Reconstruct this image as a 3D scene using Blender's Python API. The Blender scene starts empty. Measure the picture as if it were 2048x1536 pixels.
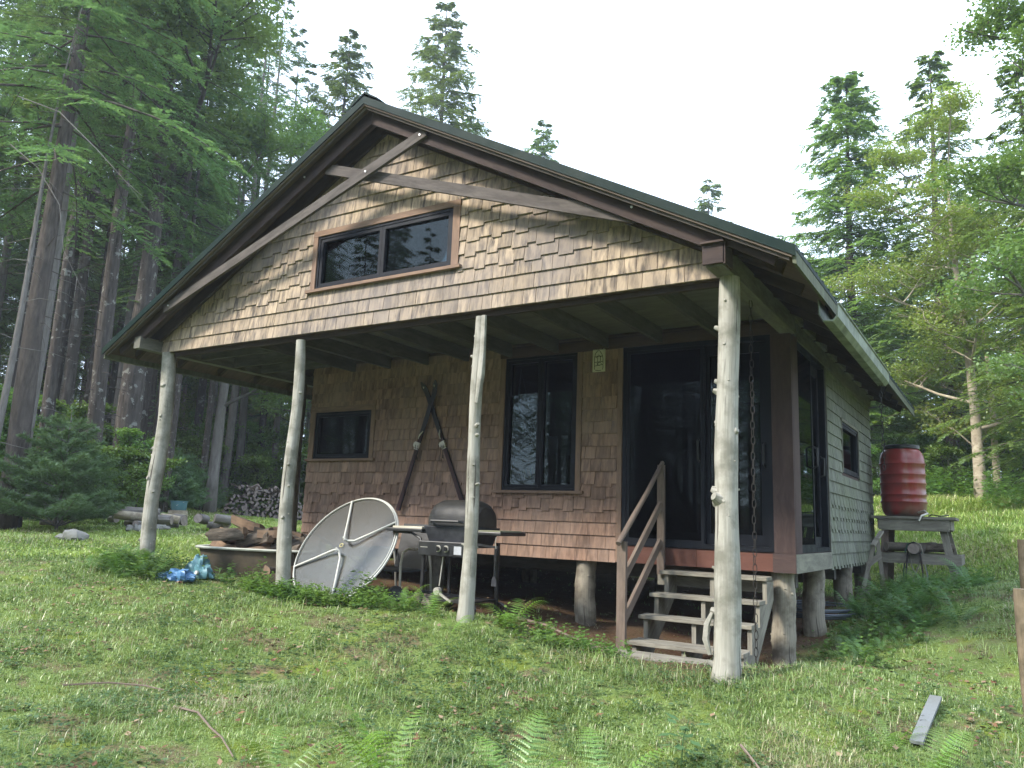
import bpy, math, random
import numpy as np
from mathutils import Vector, Matrix

SC = bpy.context.scene
COL = SC.collection
PI = math.pi

# ------------------------------------------------------------------ camera
CAMP = (1.69614, -5.55063, 0.19353)
CA = (0.84710, 0.53017, 0.03654)
CB = (0.06150, -0.16610, 0.98419)
CF = (-0.52786, 0.83146, 0.17331)
cam = bpy.data.cameras.new('camera')
camo = bpy.data.objects.new('camera', cam)
COL.objects.link(camo)
camo.matrix_world = Matrix(((CA[0], CB[0], -CF[0], CAMP[0]), (CA[1], CB[1], -CF[1], CAMP[1]),
                            (CA[2], CB[2], -CF[2], CAMP[2]), (0, 0, 0, 1)))
cam.sensor_width = 36.0
cam.lens = 1560.0 / 2048 * 36
cam.clip_start = 0.05
cam.clip_end = 900
SC.camera = camo

# ------------------------------------------------------------------ light
SUN_EL, SUN_AZ = math.radians(40), math.radians(212)      # azimuth clockwise from +Y
W = bpy.data.worlds.new("World")
SC.world = W
W.use_nodes = True
wt = W.node_tree
wt.nodes.clear()
wo = wt.nodes.new('ShaderNodeOutputWorld')
bg = wt.nodes.new('ShaderNodeBackground')
sky = wt.nodes.new('ShaderNodeTexSky')
sky.sky_type = 'NISHITA'
sky.sun_disc = False
sky.sun_elevation = SUN_EL
sky.sun_rotation = SUN_AZ
sky.dust_density = 2.0
bg.inputs['Strength'].default_value = 0.15
# thin bright overcast veiling the blue
mixw = wt.nodes.new('ShaderNodeMix'); mixw.data_type = 'RGBA'
tcw = wt.nodes.new('ShaderNodeTexCoord')
nzw = wt.nodes.new('ShaderNodeTexNoise'); nzw.inputs['Scale'].default_value = 1.6; nzw.inputs['Detail'].default_value = 5
mrw = wt.nodes.new('ShaderNodeMapRange')
mrw.inputs['From Min'].default_value = 0.3; mrw.inputs['From Max'].default_value = 0.7
mrw.inputs['To Min'].default_value = 0.62; mrw.inputs['To Max'].default_value = 0.95
mixw.inputs['B'].default_value = (8.6, 10.2, 12.8, 1)
wt.links.new(tcw.outputs['Generated'], nzw.inputs['Vector'])
wt.links.new(nzw.outputs['Fac'], mrw.inputs['Value'])
wt.links.new(mrw.outputs['Result'], mixw.inputs['Factor'])
wt.links.new(sky.outputs['Color'], mixw.inputs['A'])
wt.links.new(mixw.outputs['Result'], bg.inputs['Color'])
wt.links.new(bg.outputs['Background'], wo.inputs['Surface'])

sl = bpy.data.lights.new('sun', 'SUN')
sl.energy = 3.3
sl.angle = math.radians(9)
sl.color = (1.0, 0.93, 0.82)
so = bpy.data.objects.new('sun', sl)
COL.objects.link(so)
sd = Vector((math.sin(SUN_AZ) * math.cos(SUN_EL), math.cos(SUN_AZ) * math.cos(SUN_EL), math.sin(SUN_EL)))
so.rotation_euler = sd.to_track_quat('Z', 'Y').to_euler()
so.location = (0, 0, 30)

SC.view_settings.view_transform = 'Standard'
SC.view_settings.look = 'None'
SC.view_settings.exposure = 1.12
SC.view_settings.gamma = 1.0
SC.render.engine = 'CYCLES'
SC.cycles.max_bounces = 7
SC.cycles.diffuse_bounces = 3
SC.cycles.glossy_bounces = 3
SC.cycles.transparent_max_bounces = 10
SC.cycles.transmission_bounces = 4
SC.cycles.use_denoising = True
SC.cycles.sample_clamp_indirect = 6

# ------------------------------------------------------------------ node helpers
class NT:
    def __init__(s, name):
        s.m = bpy.data.materials.new(name); s.m.use_nodes = True
        s.t = s.m.node_tree; s.t.nodes.clear()
        s.out = s.t.nodes.new('ShaderNodeOutputMaterial')
    def n(s, ty, **kw):
        nd = s.t.nodes.new(ty)
        for k, v in kw.items():
            if k[0] == '_': setattr(nd, k[1:], v)
            else: nd.inputs[k.replace('__', ' ')].default_value = v
        return nd
    def l(s, a, b): s.t.links.new(a, b)
    def mix(s, fac, a, b, blend='MIX'):
        m = s.t.nodes.new('ShaderNodeMix'); m.data_type = 'RGBA'; m.blend_type = blend
        for v, k in ((fac, 'Factor'), (a, 'A'), (b, 'B')):
            if hasattr(v, 'links'): s.l(v, m.inputs[k])
            elif k == 'Factor': m.inputs[k].default_value = v
            else: m.inputs[k].default_value = (*v, 1) if len(v) == 3 else v
        return m.outputs['Result']
    def math(s, op, a, b=0.0, clamp=False):
        m = s.t.nodes.new('ShaderNodeMath'); m.operation = op; m.use_clamp = clamp
        for v, i in ((a, 0), (b, 1)):
            if hasattr(v, 'links'): s.l(v, m.inputs[i])
            else: m.inputs[i].default_value = v
        return m.outputs[0]
    def noise(s, vec, scale, detail=4, rough=0.55, mode='3D', w=None):
        nd = s.n('ShaderNodeTexNoise', Scale=scale, Detail=detail, Roughness=rough)
        if vec is not None: s.l(vec, nd.inputs['Vector'])
        return nd.outputs['Fac']
    def rng(s, v, a, b, c=0.0, d=1.0):
        nd = s.n('ShaderNodeMapRange')
        nd.inputs['From Min'].default_value = a; nd.inputs['From Max'].default_value = b
        nd.inputs['To Min'].default_value = c; nd.inputs['To Max'].default_value = d
        s.l(v, nd.inputs['Value']); return nd.outputs['Result']
    def bsdf(s, col, rough=0.8, bump=None, bstr=0.3, bdist=0.01, spec=0.3, **kw):
        p = s.n('ShaderNodeBsdfPrincipled')
        if hasattr(col, 'links'): s.l(col, p.inputs['Base Color'])
        else: p.inputs['Base Color'].default_value = (*col, 1)
        if hasattr(rough, 'links'): s.l(rough, p.inputs['Roughness'])
        else: p.inputs['Roughness'].default_value = rough
        p.inputs['Specular IOR Level'].default_value = spec
        for k, v in kw.items(): p.inputs[k.replace('__', ' ')].default_value = v
        if bump is not None:
            b = s.n('ShaderNodeBump', Strength=bstr, Distance=bdist)
            s.l(bump, b.inputs['Height']); s.l(b.outputs['Normal'], p.inputs['Normal'])
        s.l(p.outputs[0], s.out.inputs['Surface'])
        return p

def wood(name, light, mid, dark, along=2.2, across=38.0, stain=0.5, rough=0.85, bstr=0.35, tint=None, tint_amt=0.0):
    """wood with grain along UV y; per-board variation from the island number"""
    s = NT(name)
    uv = s.n('ShaderNodeUVMap')
    geo = s.n('ShaderNodeNewGeometry')
    isl = geo.outputs['Random Per Island']
    comb = s.n('ShaderNodeCombineXYZ'); s.l(s.math('MULTIPLY', isl, 97.0), comb.inputs['Z'])
    add = s.n('ShaderNodeVectorMath', _operation='ADD'); s.l(uv.outputs[0], add.inputs[0]); s.l(comb.outputs[0], add.inputs[1])
    mp = s.n('ShaderNodeMapping'); mp.inputs['Scale'].default_value = (across, along, 1); s.l(add.outputs[0], mp.inputs['Vector'])
    # warp for knots / cathedral grain
    warp = s.n('ShaderNodeMapping'); warp.inputs['Scale'].default_value = (9, 3.5, 1); s.l(add.outputs[0], warp.inputs['Vector'])
    wn = s.noise(warp.outputs[0], 1.0, 2)
    w2 = s.n('ShaderNodeVectorMath', _operation='ADD'); s.l(mp.outputs[0], w2.inputs[0])
    cw = s.n('ShaderNodeCombineXYZ'); s.l(s.math('MULTIPLY', wn, 5.0), cw.inputs['X']); s.l(cw.outputs[0], w2.inputs[1])
    g = s.noise(w2.outputs[0], 1.0, 5, 0.6)
    st = s.n('ShaderNodeMapping'); st.inputs['Scale'].default_value = (22, 4.5, 1); s.l(add.outputs[0], st.inputs['Vector'])
    sn = s.noise(st.outputs[0], 1.0, 4, 0.6)
    c = s.mix(s.rng(g, 0.35, 0.65), mid, light)
    c = s.mix(s.math('MULTIPLY', s.rng(sn, 0.42, 0.66), stain), c, dark)
    c = s.mix(s.math('MULTIPLY', s.rng(isl, 0.0, 1.0), 0.5), c, mid)
    v = s.rng(s.math('FRACT', s.math('MULTIPLY', isl, 7.31)), 0, 1, 0.78, 1.14)
    hs = s.n('ShaderNodeHueSaturation'); s.l(v, hs.inputs['Value']); s.l(c, hs.inputs['Color'])
    c = hs.outputs['Color']
    if tint is not None:
        tc = s.n('ShaderNodeTexCoord')
        big = s.noise(tc.outputs['Object'], 1.3, 4)
        c = s.mix(s.math('MULTIPLY', s.rng(big, 0.4, 0.65), tint_amt), c, tint)
    s.bsdf(c, rough, g, bstr, 0.004, 0.25)
    return s.m

def plain(name, col, rough=0.6, var=0.15, scale=8.0, spec=0.4, bstr=0.0, metal=0.0, dirt=None, dirt_amt=0.5, dscale=2.5):
    s = NT(name)
    tc = s.n('ShaderNodeTexCoord')
    n1 = s.noise(tc.outputs['Object'], scale, 5)
    c = s.mix(n1, tuple(max(0, x * (1 - var)) for x in col), tuple(min(1, x * (1 + var)) for x in col))
    if dirt:
        n2 = s.noise(tc.outputs['Object'], dscale, 6, 0.65)
        c = s.mix(s.math('MULTIPLY', s.rng(n2, 0.42, 0.68), dirt_amt), c, dirt)
    r = s.rng(n1, 0.2, 0.8, max(0.05, rough - 0.1), min(1, rough + 0.12))
    s.bsdf(c, r, n1 if bstr else None, bstr, 0.01, spec, Metallic=metal)
    return s.m

def bark(name, c1, c2, c3, sx=14, sy=3.0, bstr=0.9, patch=None):
    s = NT(name)
    uv = s.n('ShaderNodeUVMap')
    mp = s.n('ShaderNodeMapping'); mp.inputs['Scale'].default_value = (sx, sy, 1); s.l(uv.outputs[0], mp.inputs['Vector'])
    g = s.noise(mp.outputs[0], 1.0, 6, 0.65)
    tc = s.n('ShaderNodeTexCoord')
    big = s.noise(tc.outputs['Object'], 1.1, 4)
    c = s.mix(s.rng(g, 0.35, 0.62), c1, c2)
    c = s.mix(s.rng(big, 0.45, 0.65), c, c3)
    if patch:
        f = s.noise(tc.outputs['Object'], 7, 3)
        c = s.mix(s.rng(f, 0.6, 0.66), c, patch)
    s.bsdf(c, 0.92, g, bstr, 0.03, 0.1)
    return s.m

def leaf(name, ca, cb, cc, trans=0.35, tcol=None, attr=True):
    """foliage: colour from a per-leaf random value, part of the light passes through"""
    s = NT(name)
    at = s.n('ShaderNodeAttribute', _attribute_name='rnd')
    oi = s.n('ShaderNodeObjectInfo')
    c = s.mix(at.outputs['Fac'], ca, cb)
    tc = s.n('ShaderNodeTexCoord')
    nz = s.noise(tc.outputs['Object'], 0.9, 3)
    c = s.mix(s.rng(nz, 0.42, 0.62), c, cc)
    hs = s.n('ShaderNodeHueSaturation'); s.l(c, hs.inputs['Color'])
    s.l(s.rng(oi.outputs['Random'], 0, 1, 0.75, 1.25), hs.inputs['Value'])
    s.l(s.rng(oi.outputs['Random'], 0, 1, 0.485, 0.512), hs.inputs['Hue'])
    c = hs.outputs['Color']
    d = s.n('ShaderNodeBsdfDiffuse'); s.l(c, d.inputs['Color'])
    t = s.n('ShaderNodeBsdfTranslucent')
    tcol = s.mix(1.0, c, (1.2, 1.22, 0.65), 'MULTIPLY'); s.l(tcol, t.inputs['Color'])
    gl = s.n('ShaderNodeBsdfGlossy', Roughness=0.45); gl.inputs['Color'].default_value = (0.7, 0.8, 0.75, 1)
    m1 = s.n('ShaderNodeMixShader'); m1.inputs[0].default_value = trans
    s.l(d.outputs[0], m1.inputs[1]); s.l(t.outputs[0], m1.inputs[2])
    m2 = s.n('ShaderNodeMixShader'); m2.inputs[0].default_value = 0.05
    s.l(m1.outputs[0], m2.inputs[1]); s.l(gl.outputs[0], m2.inputs[2])
    s.l(m2.outputs[0], s.out.inputs['Surface'])
    return s.m

def glass(name, tint=(0.55, 0.6, 0.6), refl=0.12):
    s = NT(name)
    tr = s.n('ShaderNodeBsdfTransparent'); tr.inputs[0].default_value = (*tint, 1)
    gl = s.n('ShaderNodeBsdfGlossy', Roughness=0.012); gl.inputs['Color'].default_value = (0.5, 0.6, 0.62, 1)
    fr = s.n('ShaderNodeFresnel', IOR=1.5)
    f = s.math('ADD', s.math('MULTIPLY', fr.outputs[0], 1.0), refl - 0.06, True)
    m = s.n('ShaderNodeMixShader'); s.l(f, m.inputs[0])
    s.l(tr.outputs[0], m.inputs[1]); s.l(gl.outputs[0], m.inputs[2])
    s.l(m.outputs[0], s.out.inputs['Surface'])
    return s.m

# ------------------------------------------------------------------ mesh helpers
def newmesh(name, verts, faces, uvs=None, mat=None, smooth=False):
    me = bpy.data.meshes.new(name)
    me.from_pydata([tuple(v) for v in verts], [], faces)
    if uvs is not None:
        ul = me.uv_layers.new(name='UVMap')
        ul.data.foreach_set('uv', np.array(uvs, dtype=np.float32).ravel())
    if mat: me.materials.append(mat)
    if smooth: me.polygons.foreach_set('use_smooth', [True] * len(me.polygons))
    me.update()
    return me

def link(name, me, parent=None, loc=None):
    o = bpy.data.objects.new(name, me)
    COL.objects.link(o)
    if parent: o.parent = parent
    if loc is not None: o.location = loc
    return o

def world_base(o):
    v = Vector((0, 0, 0))
    while o is not None:
        v += o.location; o = o.parent
    return v

class MB:
    """collects shapes in world coordinates and links them as one object"""
    def __init__(s): s.v = []; s.f = []; s.uv = []; s.sm = False
    def face(s, idx, uv): s.f.append(tuple(idx)); s.uv.extend(uv)
    def obox(s, c, hx, hy, hz):
        """box from centre and three half axis vectors; grain follows the longest"""
        c = Vector(c); H = [Vector(hx), Vector(hy), Vector(hz)]
        L = [h.length for h in H]; g = L.index(max(L))
        b = len(s.v)
        S = [(x, y, z) for x in (-1, 1) for y in (-1, 1) for z in (-1, 1)]
        for q in S: s.v.append(c + H[0] * q[0] + H[1] * q[1] + H[2] * q[2])
        det = H[0].cross(H[1]).dot(H[2])
        fs = [((0, 1, 3, 2), 0), ((4, 6, 7, 5), 0), ((0, 4, 5, 1), 1), ((2, 3, 7, 6), 1), ((0, 2, 6, 4), 2), ((1, 5, 7, 3), 2)]
        o = random.random() * 20
        for f, ax in fs:
            oth = [a for a in (0, 1, 2) if a != ax]
            if g in oth: al = g; ac = [a for a in oth if a != g][0]
            else: ac, al = oth
            if det < 0: f = f[::-1]
            s.face([b + i for i in f], [(S[i][ac] * L[ac] + o + ax * 3, S[i][al] * L[al] + o) for i in f])
    def box(s, x0, x1, y0, y1, z0, z1):
        s.obox(((x0 + x1) / 2, (y0 + y1) / 2, (z0 + z1) / 2), ((x1 - x0) / 2, 0, 0), (0, (y1 - y0) / 2, 0), (0, 0, (z1 - z0) / 2))
    def bar(s, p, q, w, t, up=(0, 0, 1)):
        """board from p to q, w along up, t across"""
        p = Vector(p); q = Vector(q); d = (q - p); L = d.length; d.normalize()
        sd = d.cross(Vector(up)).normalized(); u = sd.cross(d)
        s.obox((p + q) / 2, d * L / 2, sd * t / 2, u * w / 2)
    def tube(s, pts, rad, n=10, cap=True, jit=0.0, seed=0):
        rs = random.Random(seed)
        pts = [Vector(p) for p in pts]
        if not hasattr(rad, '__len__'): rad = [rad] * len(pts)
        b = len(s.v); m = len(pts)
        prev = None; acc = 0; accs = []
        ph = [rs.random() * 6 for _ in range(4)]
        for i, p in enumerate(pts):
            d = (pts[min(i + 1, m - 1)] - pts[max(i - 1, 0)])
            if d.length < 1e-9: d = Vector((0, 0, 1))
            d.normalize()
            if prev is None:
                a = Vector((1, 0, 0)) if abs(d.x) < 0.9 else Vector((0, 1, 0))
                u = (a - d * a.dot(d)).normalized()
            else: u = (prev - d * prev.dot(d)).normalized()
            prev = u; w = d.cross(u)
            if i: acc += (p - pts[i - 1]).length
            accs.append(acc)
            for k in range(n):
                t = 2 * PI * k / n
                r = rad[i] * (1 + jit * (math.sin(2 * t + ph[0] + acc * 2.1) * .5 + math.sin(3 * t + ph[1] - acc * 3.7) * .4 + rs.uniform(-.5, .5)))
                s.v.append(p + (u * math.cos(t) + w * math.sin(t)) * r)
        R = max(rad)
        for i in range(m - 1):
            for k in range(n):
                k2 = (k + 1) % n
                f = (b + i * n + k, b + i * n + k2, b + (i + 1) * n + k2, b + (i + 1) * n + k)
                s.face(f, [(k / n * 6.28 * R, accs[i]), ((k + 1) / n * 6.28 * R, accs[i]), ((k + 1) / n * 6.28 * R, accs[i + 1]), (k / n * 6.28 * R, accs[i + 1])])
        if cap:
            s.face([b + k for k in range(n)][::-1], [(0.5 * R * math.cos(k), 0.5 * R * math.sin(k)) for k in range(n)])
            s.face([b + (m - 1) * n + k for k in range(n)], [(0.5 * R * math.cos(k), 0.5 * R * math.sin(k)) for k in range(n)])
    def lathe(s, c, prof, n=32):
        """profile [(radius, z)] turned about a vertical axis at c"""
        b = len(s.v); c = Vector(c)
        for r, z in prof:
            for k in range(n):
                t = 2 * PI * k / n
                s.v.append(c + Vector((r * math.cos(t), r * math.sin(t), z)))
        for i in range(len(prof) - 1):
            for k in range(n):
                k2 = (k + 1) % n
                s.face((b + i * n + k, b + i * n + k2, b + (i + 1) * n + k2, b + (i + 1) * n + k),
                       [(k / n, prof[i][1]), ((k + 1) / n, prof[i][1]), ((k + 1) / n, prof[i + 1][1]), (k / n, prof[i + 1][1])])
        s.face([b + k for k in range(n)][::-1], [(0, 0)] * n)
        s.face([b + (len(prof) - 1) * n + k for k in range(n)], [(0, 0)] * n)
    def prism(s, poly, y0, y1, axis='y'):
        """polygon of (x, z) extruded along y (or (y, z) along x)"""
        b = len(s.v); n = len(poly)
        for yy in (y0, y1):
            for p in poly:
                s.v.append(Vector((p[0], yy, p[1])) if axis == 'y' else Vector((yy, p[0], p[1])))
        ar = sum(poly[i][0] * poly[(i + 1) % n][1] - poly[(i + 1) % n][0] * poly[i][1] for i in range(n))
        A = list(range(b, b + n)); B = list(range(b + n, b + 2 * n))
        flip = (ar > 0) == (y1 > y0)
        if axis == 'x': flip = not flip
        # grain along the longest polygon edge
        e = max(range(n), key=lambda i: (poly[i][0] - poly[(i + 1) % n][0]) ** 2 + (poly[i][1] - poly[(i + 1) % n][1]) ** 2)
        dx = poly[(e + 1) % n][0] - poly[e][0]; dz = poly[(e + 1) % n][1] - poly[e][1]; L = math.hypot(dx, dz) or 1
        dx /= L; dz /= L; o = random.random() * 9
        uvp = [(-p[0] * dz + p[1] * dx + o, p[0] * dx + p[1] * dz + o) for p in poly]
        fa, fb = (A, B[::-1]) if not flip else (A[::-1], B)
        s.face(fa, [uvp[i - b] for i in fa]); s.face(fb, [uvp[i - b - n] for i in fb])
        for i in range(n):
            j = (i + 1) % n
            f = [A[i], B[i], B[j], A[j]]
            u = [(y0, uvp[i][1]), (y1, uvp[i][1]), (y1, uvp[j][1]), (y0, uvp[j][1])]
            if not flip: pass
            else: f = f[::-1]; u = u[::-1]
            s.face(f, u)
    def build(s, name, mat, parent=None, smooth=False, bevel=0):
        base = world_base(parent) if parent else Vector((0, 0, 0))
        me = newmesh(name, [Vector(v) - base for v in s.v], s.f, s.uv, mat, smooth)
        o = link(name, me, parent)
        if bevel:
            bm = o.modifiers.new('bevel', 'BEVEL'); bm.width = bevel; bm.segments = 2; bm.limit_method = 'ANGLE'
        if smooth:
            try:
                me.polygons.foreach_set('use_smooth', [True] * len(me.polygons))
                md = o.modifiers.new('edges', 'EDGE_SPLIT'); md.split_angle = math.radians(40)
            except Exception: pass
        return o

def tag(o, label=None, cat=None, group=None, kind=None):
    if label: o['label'] = label
    if cat: o['category'] = cat
    if group: o['group'] = group
    if kind: o['kind'] = kind
    return o

def thing(name, loc, label, cat, group=None, rz=0.0):
    o = bpy.data.objects.new(name, None); COL.objects.link(o)
    o.empty_display_size = 0.2
    o.location = loc; o.rotation_euler.z = rz
    return tag(o, label, cat, group)

def single(o, base=None):
    """moves a one mesh thing's origin to its base"""
    me = o.data; n = len(me.vertices); co = np.empty(n * 3, np.float32); me.vertices.foreach_get('co', co)
    co = co.reshape(-1, 3); lo = co.min(0); hi = co.max(0)
    b = np.array([(lo[0] + hi[0]) / 2, (lo[1] + hi[1]) / 2, lo[2]], np.float32)
    me.vertices.foreach_set('co', (co - b).ravel()); me.update(); o.location = b
    return o

def cards(name, P, U, V, rnd, mat, mid=0.45, bend=None):
    """leaf shaped faces: base point P, length vector U, half width vector V"""
    n = len(P)
    vs = np.empty((n, 4, 3), np.float32)
    M = P + U * mid
    if bend is not None: M = M + bend
    vs[:, 0] = P; vs[:, 1] = M + V; vs[:, 2] = P + U; vs[:, 3] = M - V
    me = bpy.data.meshes.new(name)
    me.vertices.add(n * 4); me.vertices.foreach_set('co', vs.ravel())
    me.loops.add(n * 4); me.loops.foreach_set('vertex_index', np.arange(n * 4, dtype=np.int32))
    me.polygons.add(n); me.polygons.foreach_set('loop_start', np.arange(0, n * 4, 4, dtype=np.int32))
    at = me.attributes.new('rnd', 'FLOAT', 'POINT')
    at.data.foreach_set('value', np.repeat(np.asarray(rnd, np.float32), 4))
    me.materials.append(mat); me.update(calc_edges=True)
    return me

def blades(name, P, U, V, B, rnd, mat):
    """grass blades: base P, length U, half width V, mid bend offset B"""
    n = len(P)
    vs = np.empty((n, 5, 3), np.float32)
    M = P + U * 0.55 + B
    vs[:, 0] = P - V; vs[:, 1] = P + V; vs[:, 2] = M + V * .75; vs[:, 3] = M - V * .75; vs[:, 4] = P + U
    me = bpy.data.meshes.new(name)
    me.vertices.add(n * 5); me.vertices.foreach_set('co', vs.ravel())
    idx = np.arange(n, dtype=np.int32)[:, None] * 5 + np.array([0, 1, 2, 3, 3, 2, 4], np.int32)[None, :]
    me.loops.add(n * 7); me.loops.foreach_set('vertex_index', idx.ravel())
    ls = (np.arange(n, dtype=np.int32)[:, None] * 7 + np.array([0, 4], np.int32)[None, :]).ravel()
    me.polygons.add(n * 2); me.polygons.foreach_set('loop_start', ls)
    at = me.attributes.new('rnd', 'FLOAT', 'POINT'); at.data.foreach_set('value', np.repeat(np.asarray(rnd, np.float32), 5))
    me.materials.append(mat); me.update(calc_edges=True)
    return me

def vnoise(x, y, sc, seed=0):
    """smooth value noise on arrays, 0..1"""
    x = np.asarray(x, float) * sc + seed * 17.3; y = np.asarray(y, float) * sc - seed * 9.1
    xi = np.floor(x); yi = np.floor(y); fx = x - xi; fy = y - yi
    def h(a, b):
        t = np.sin(a * 127.1 + b * 311.7 + seed * 3.3) * 43758.5453
        return t - np.floor(t)
    ux = fx * fx * (3 - 2 * fx); uy = fy * fy * (3 - 2 * fy)
    return (h(xi, yi) * (1 - ux) + h(xi + 1, yi) * ux) * (1 - uy) + (h(xi, yi + 1) * (1 - ux) + h(xi + 1, yi + 1) * ux) * uy

# ------------------------------------------------------------------ terrain
GC = np.array([(0, 0, -.82), (-2.2, 0, -.665), (-4.45, 0, -.60), (-6.75, 0, -.51), (-.1, 2.1, -1.0), (-2.1, 2.1, -.84),
    (-4.1, 2.1, -.67), (-6.2, 2.1, -.55), (0, 3.4, -.83), (0, 5.3, -.63), (.3, 7.2, -.58), (1.0, 7.2, -.42), (-3, 5, -.72),
    (-6, 5, -.5), (-3, 7.5, -.6), (1.2, .45, -.88), (1.7, -5.5, -1.36), (-.6, -1.8, -1.04), (-3.2, -2.8, -.98), (-6, -3, -.85),
    (-9.7, .8, -.31), (-12.2, 4.2, -.13), (-19, 12, -.04), (-6.4, .8, -.56), (-8, -4, -.8), (1.3, 14.4, .88), (1.9, 11.4, .62),
    (.4, 14.4, .95), (1.1, 8.4, .05), (1.55, 4, -.35), (1.7, .75, -.95), (3.5, 3, -.55), (4, 8, .3), (-12.7, 1.4, -.2),
    (-17.3, 5.5, .25), (-16.5, 10, .0), (-21.6, 13.4, .35), (-28, 20, 1.2), (-20, 3, .8), (-14.4, 22, .5), (-8, 13, -.2),
    (-10.4, 32, 1.6), (-2, 18, .8), (0, 28, 2.2), (8, 20, 2.2), (6, -6, -1.3), (-3, -8, -1.3), (-14, -8, -.6), (-3, -20, -1.5),
    (-45, 20, 3), (-30, 50, 3), (10, 50, 4), (12, 0, -.6), (-3.8, 10, -.45), (.6, 9.6, .12), (-.6, .9, -.93), (-1.3, .9, -.90), (-2.3, -.9, -.83), (-.4, -.8, -.93), (.9, -.4, -.96), (-3.4, -.3, -.66), (-1.1, -.1, -.78), (-3, .9, -.70)], float)
def _mq(d2): return np.sqrt(d2 + 1.0)
_A = _mq(((GC[:, None, :2] - GC[None, :, :2]) ** 2).sum(-1)) + np.eye(len(GC)) * 0.02
_gm = GC[:, 2].mean()
_w = np.linalg.solve(_A, GC[:, 2] - _gm)
def ground(x, y):
    x = np.atleast_1d(np.asarray(x, float)); y = np.atleast_1d(np.asarray(y, float))
    out = np.empty(len(x))
    for i in range(0, len(x), 20000):
        d2 = (x[i:i + 20000, None] - GC[None, :, 0]) ** 2 + (y[i:i + 20000, None] - GC[None, :, 1]) ** 2
        out[i:i + 20000] = _mq(d2) @ _w + _gm
    out = np.clip(out, -2.2, 5.5)
    r = np.hypot(x + 3, y - 3)
    amp = np.clip(r / 40, 0.15, 1)
    out += (vnoise(x, y, 1.7, 3) - .5) * .05 + (vnoise(x, y, 4.5, 5) - .5) * .025 + (vnoise(x, y, .3, 7) - .5) * .5 * np.clip((r - 18) / 20, 0, 1)
    return out
def gz(x, y): return float(ground([x], [y])[0])

def duffmask(x, y):
    """1 where the ground is bare needles and soil (under the cabin), 0 in the lawn"""
    e = (vnoise(x, y, 2.2, 11) - .5) * .7
    dx = np.maximum(-6.4 - x, x - 0.05); dy = np.maximum(.85 - .22 * np.clip(x + 4, 0, 3) - y, y - 6.8)
    d = np.maximum(dx, dy) + e * .5
    return np.clip(.5 - d / .5, 0, 1)

def axis(c, n, near, far):
    t = np.linspace(-1, 1, n)
    k = 4.4
    return c + np.sinh(t * k) / math.sinh(k) * far
gx = axis(-1.5, 300, 0, 118); gy = axis(0.0, 300, 0, 118)
X, Y = np.meshgrid(gx, gy)
Z = ground(X.ravel(), Y.ravel())
N = len(gx)
me = bpy.data.meshes.new('ground')
me.vertices.add(N * N); me.vertices.foreach_set('co', np.stack([X.ravel(), Y.ravel(), Z], 1).astype(np.float32).ravel())
ii, jj = np.meshgrid(np.arange(N - 1), np.arange(N - 1)); b0 = (jj * N + ii).ravel()
q = np.stack([b0, b0 + 1, b0 + N + 1, b0 + N], 1).astype(np.int32)
me.loops.add(q.size); me.loops.foreach_set('vertex_index', q.ravel())
me.polygons.add(len(q)); me.polygons.foreach_set('loop_start', np.arange(0, q.size, 4, dtype=np.int32))
me.polygons.foreach_set('use_smooth', np.ones(len(q), bool))
at = me.attributes.new('duff', 'FLOAT', 'POINT')
fr = np.clip((vnoise(X.ravel(), Y.ravel(), .12, 21) - .2), 0, 1)
forest = np.clip((np.hypot(X.ravel() - 1, Y.ravel() + 2) - 21) / 5, 0, 1)
hillk = np.clip((X.ravel() + 3.5) / 2, 0, 1) * np.clip((Y.ravel() - 4) / 3, 0, 1) * np.clip((22 - Y.ravel()) / 4, 0, 1)
at.data.foreach_set('value', np.clip(np.maximum(duffmask(X.ravel(), Y.ravel()), forest * (1 - hillk)), 0, 1).astype(np.float32))
me.update(calc_edges=True)
s = NT('lawn_soil')
tc = s.n('ShaderNodeTexCoord'); ob = tc.outputs['Object']
fine = s.noise(ob, 38, 6, .7); med = s.noise(ob, 3.2, 5, .6); big = s.noise(ob, .8, 4)
duff = s.n('ShaderNodeAttribute', _attribute_name='duff').outputs['Fac']
vor = s.n('ShaderNodeTexVoronoi', Scale=60.0); s.l(ob, vor.inputs['Vector'])
soil = s.mix(s.rng(fine, .3, .7), (.055, .035, .02), (.16, .115, .07))
soil = s.mix(s.rng(vor.outputs['Distance'], .0, .5, .35, 0), soil, (.24, .15, .09))
green = s.mix(s.rng(fine, .3, .7), (.10, .14, .04), (.18, .245, .07))
moss = s.noise(ob, 1.9, 5, .6)
green = s.mix(s.rng(moss, .52, .62, 0, .8), green, (.16, .20, .03))
green = s.mix(s.rng(med, .52, .6, 0, .8), green, (.15, .115, .07))
green = s.mix(s.rng(big, .53, .63, 0, .6), green, (.14, .11, .065))
dm = s.mix(s.rng(duff, .25, .75), green, s.mix(s.rng(med, .4, .65, 0, .7), soil, (.10, .05, .03)))
s.bsdf(dm, .95, fine, .8, .03, .1)
me.materials.append(s.m)
g = link('ground', me); tag(g, kind='structure')

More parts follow.
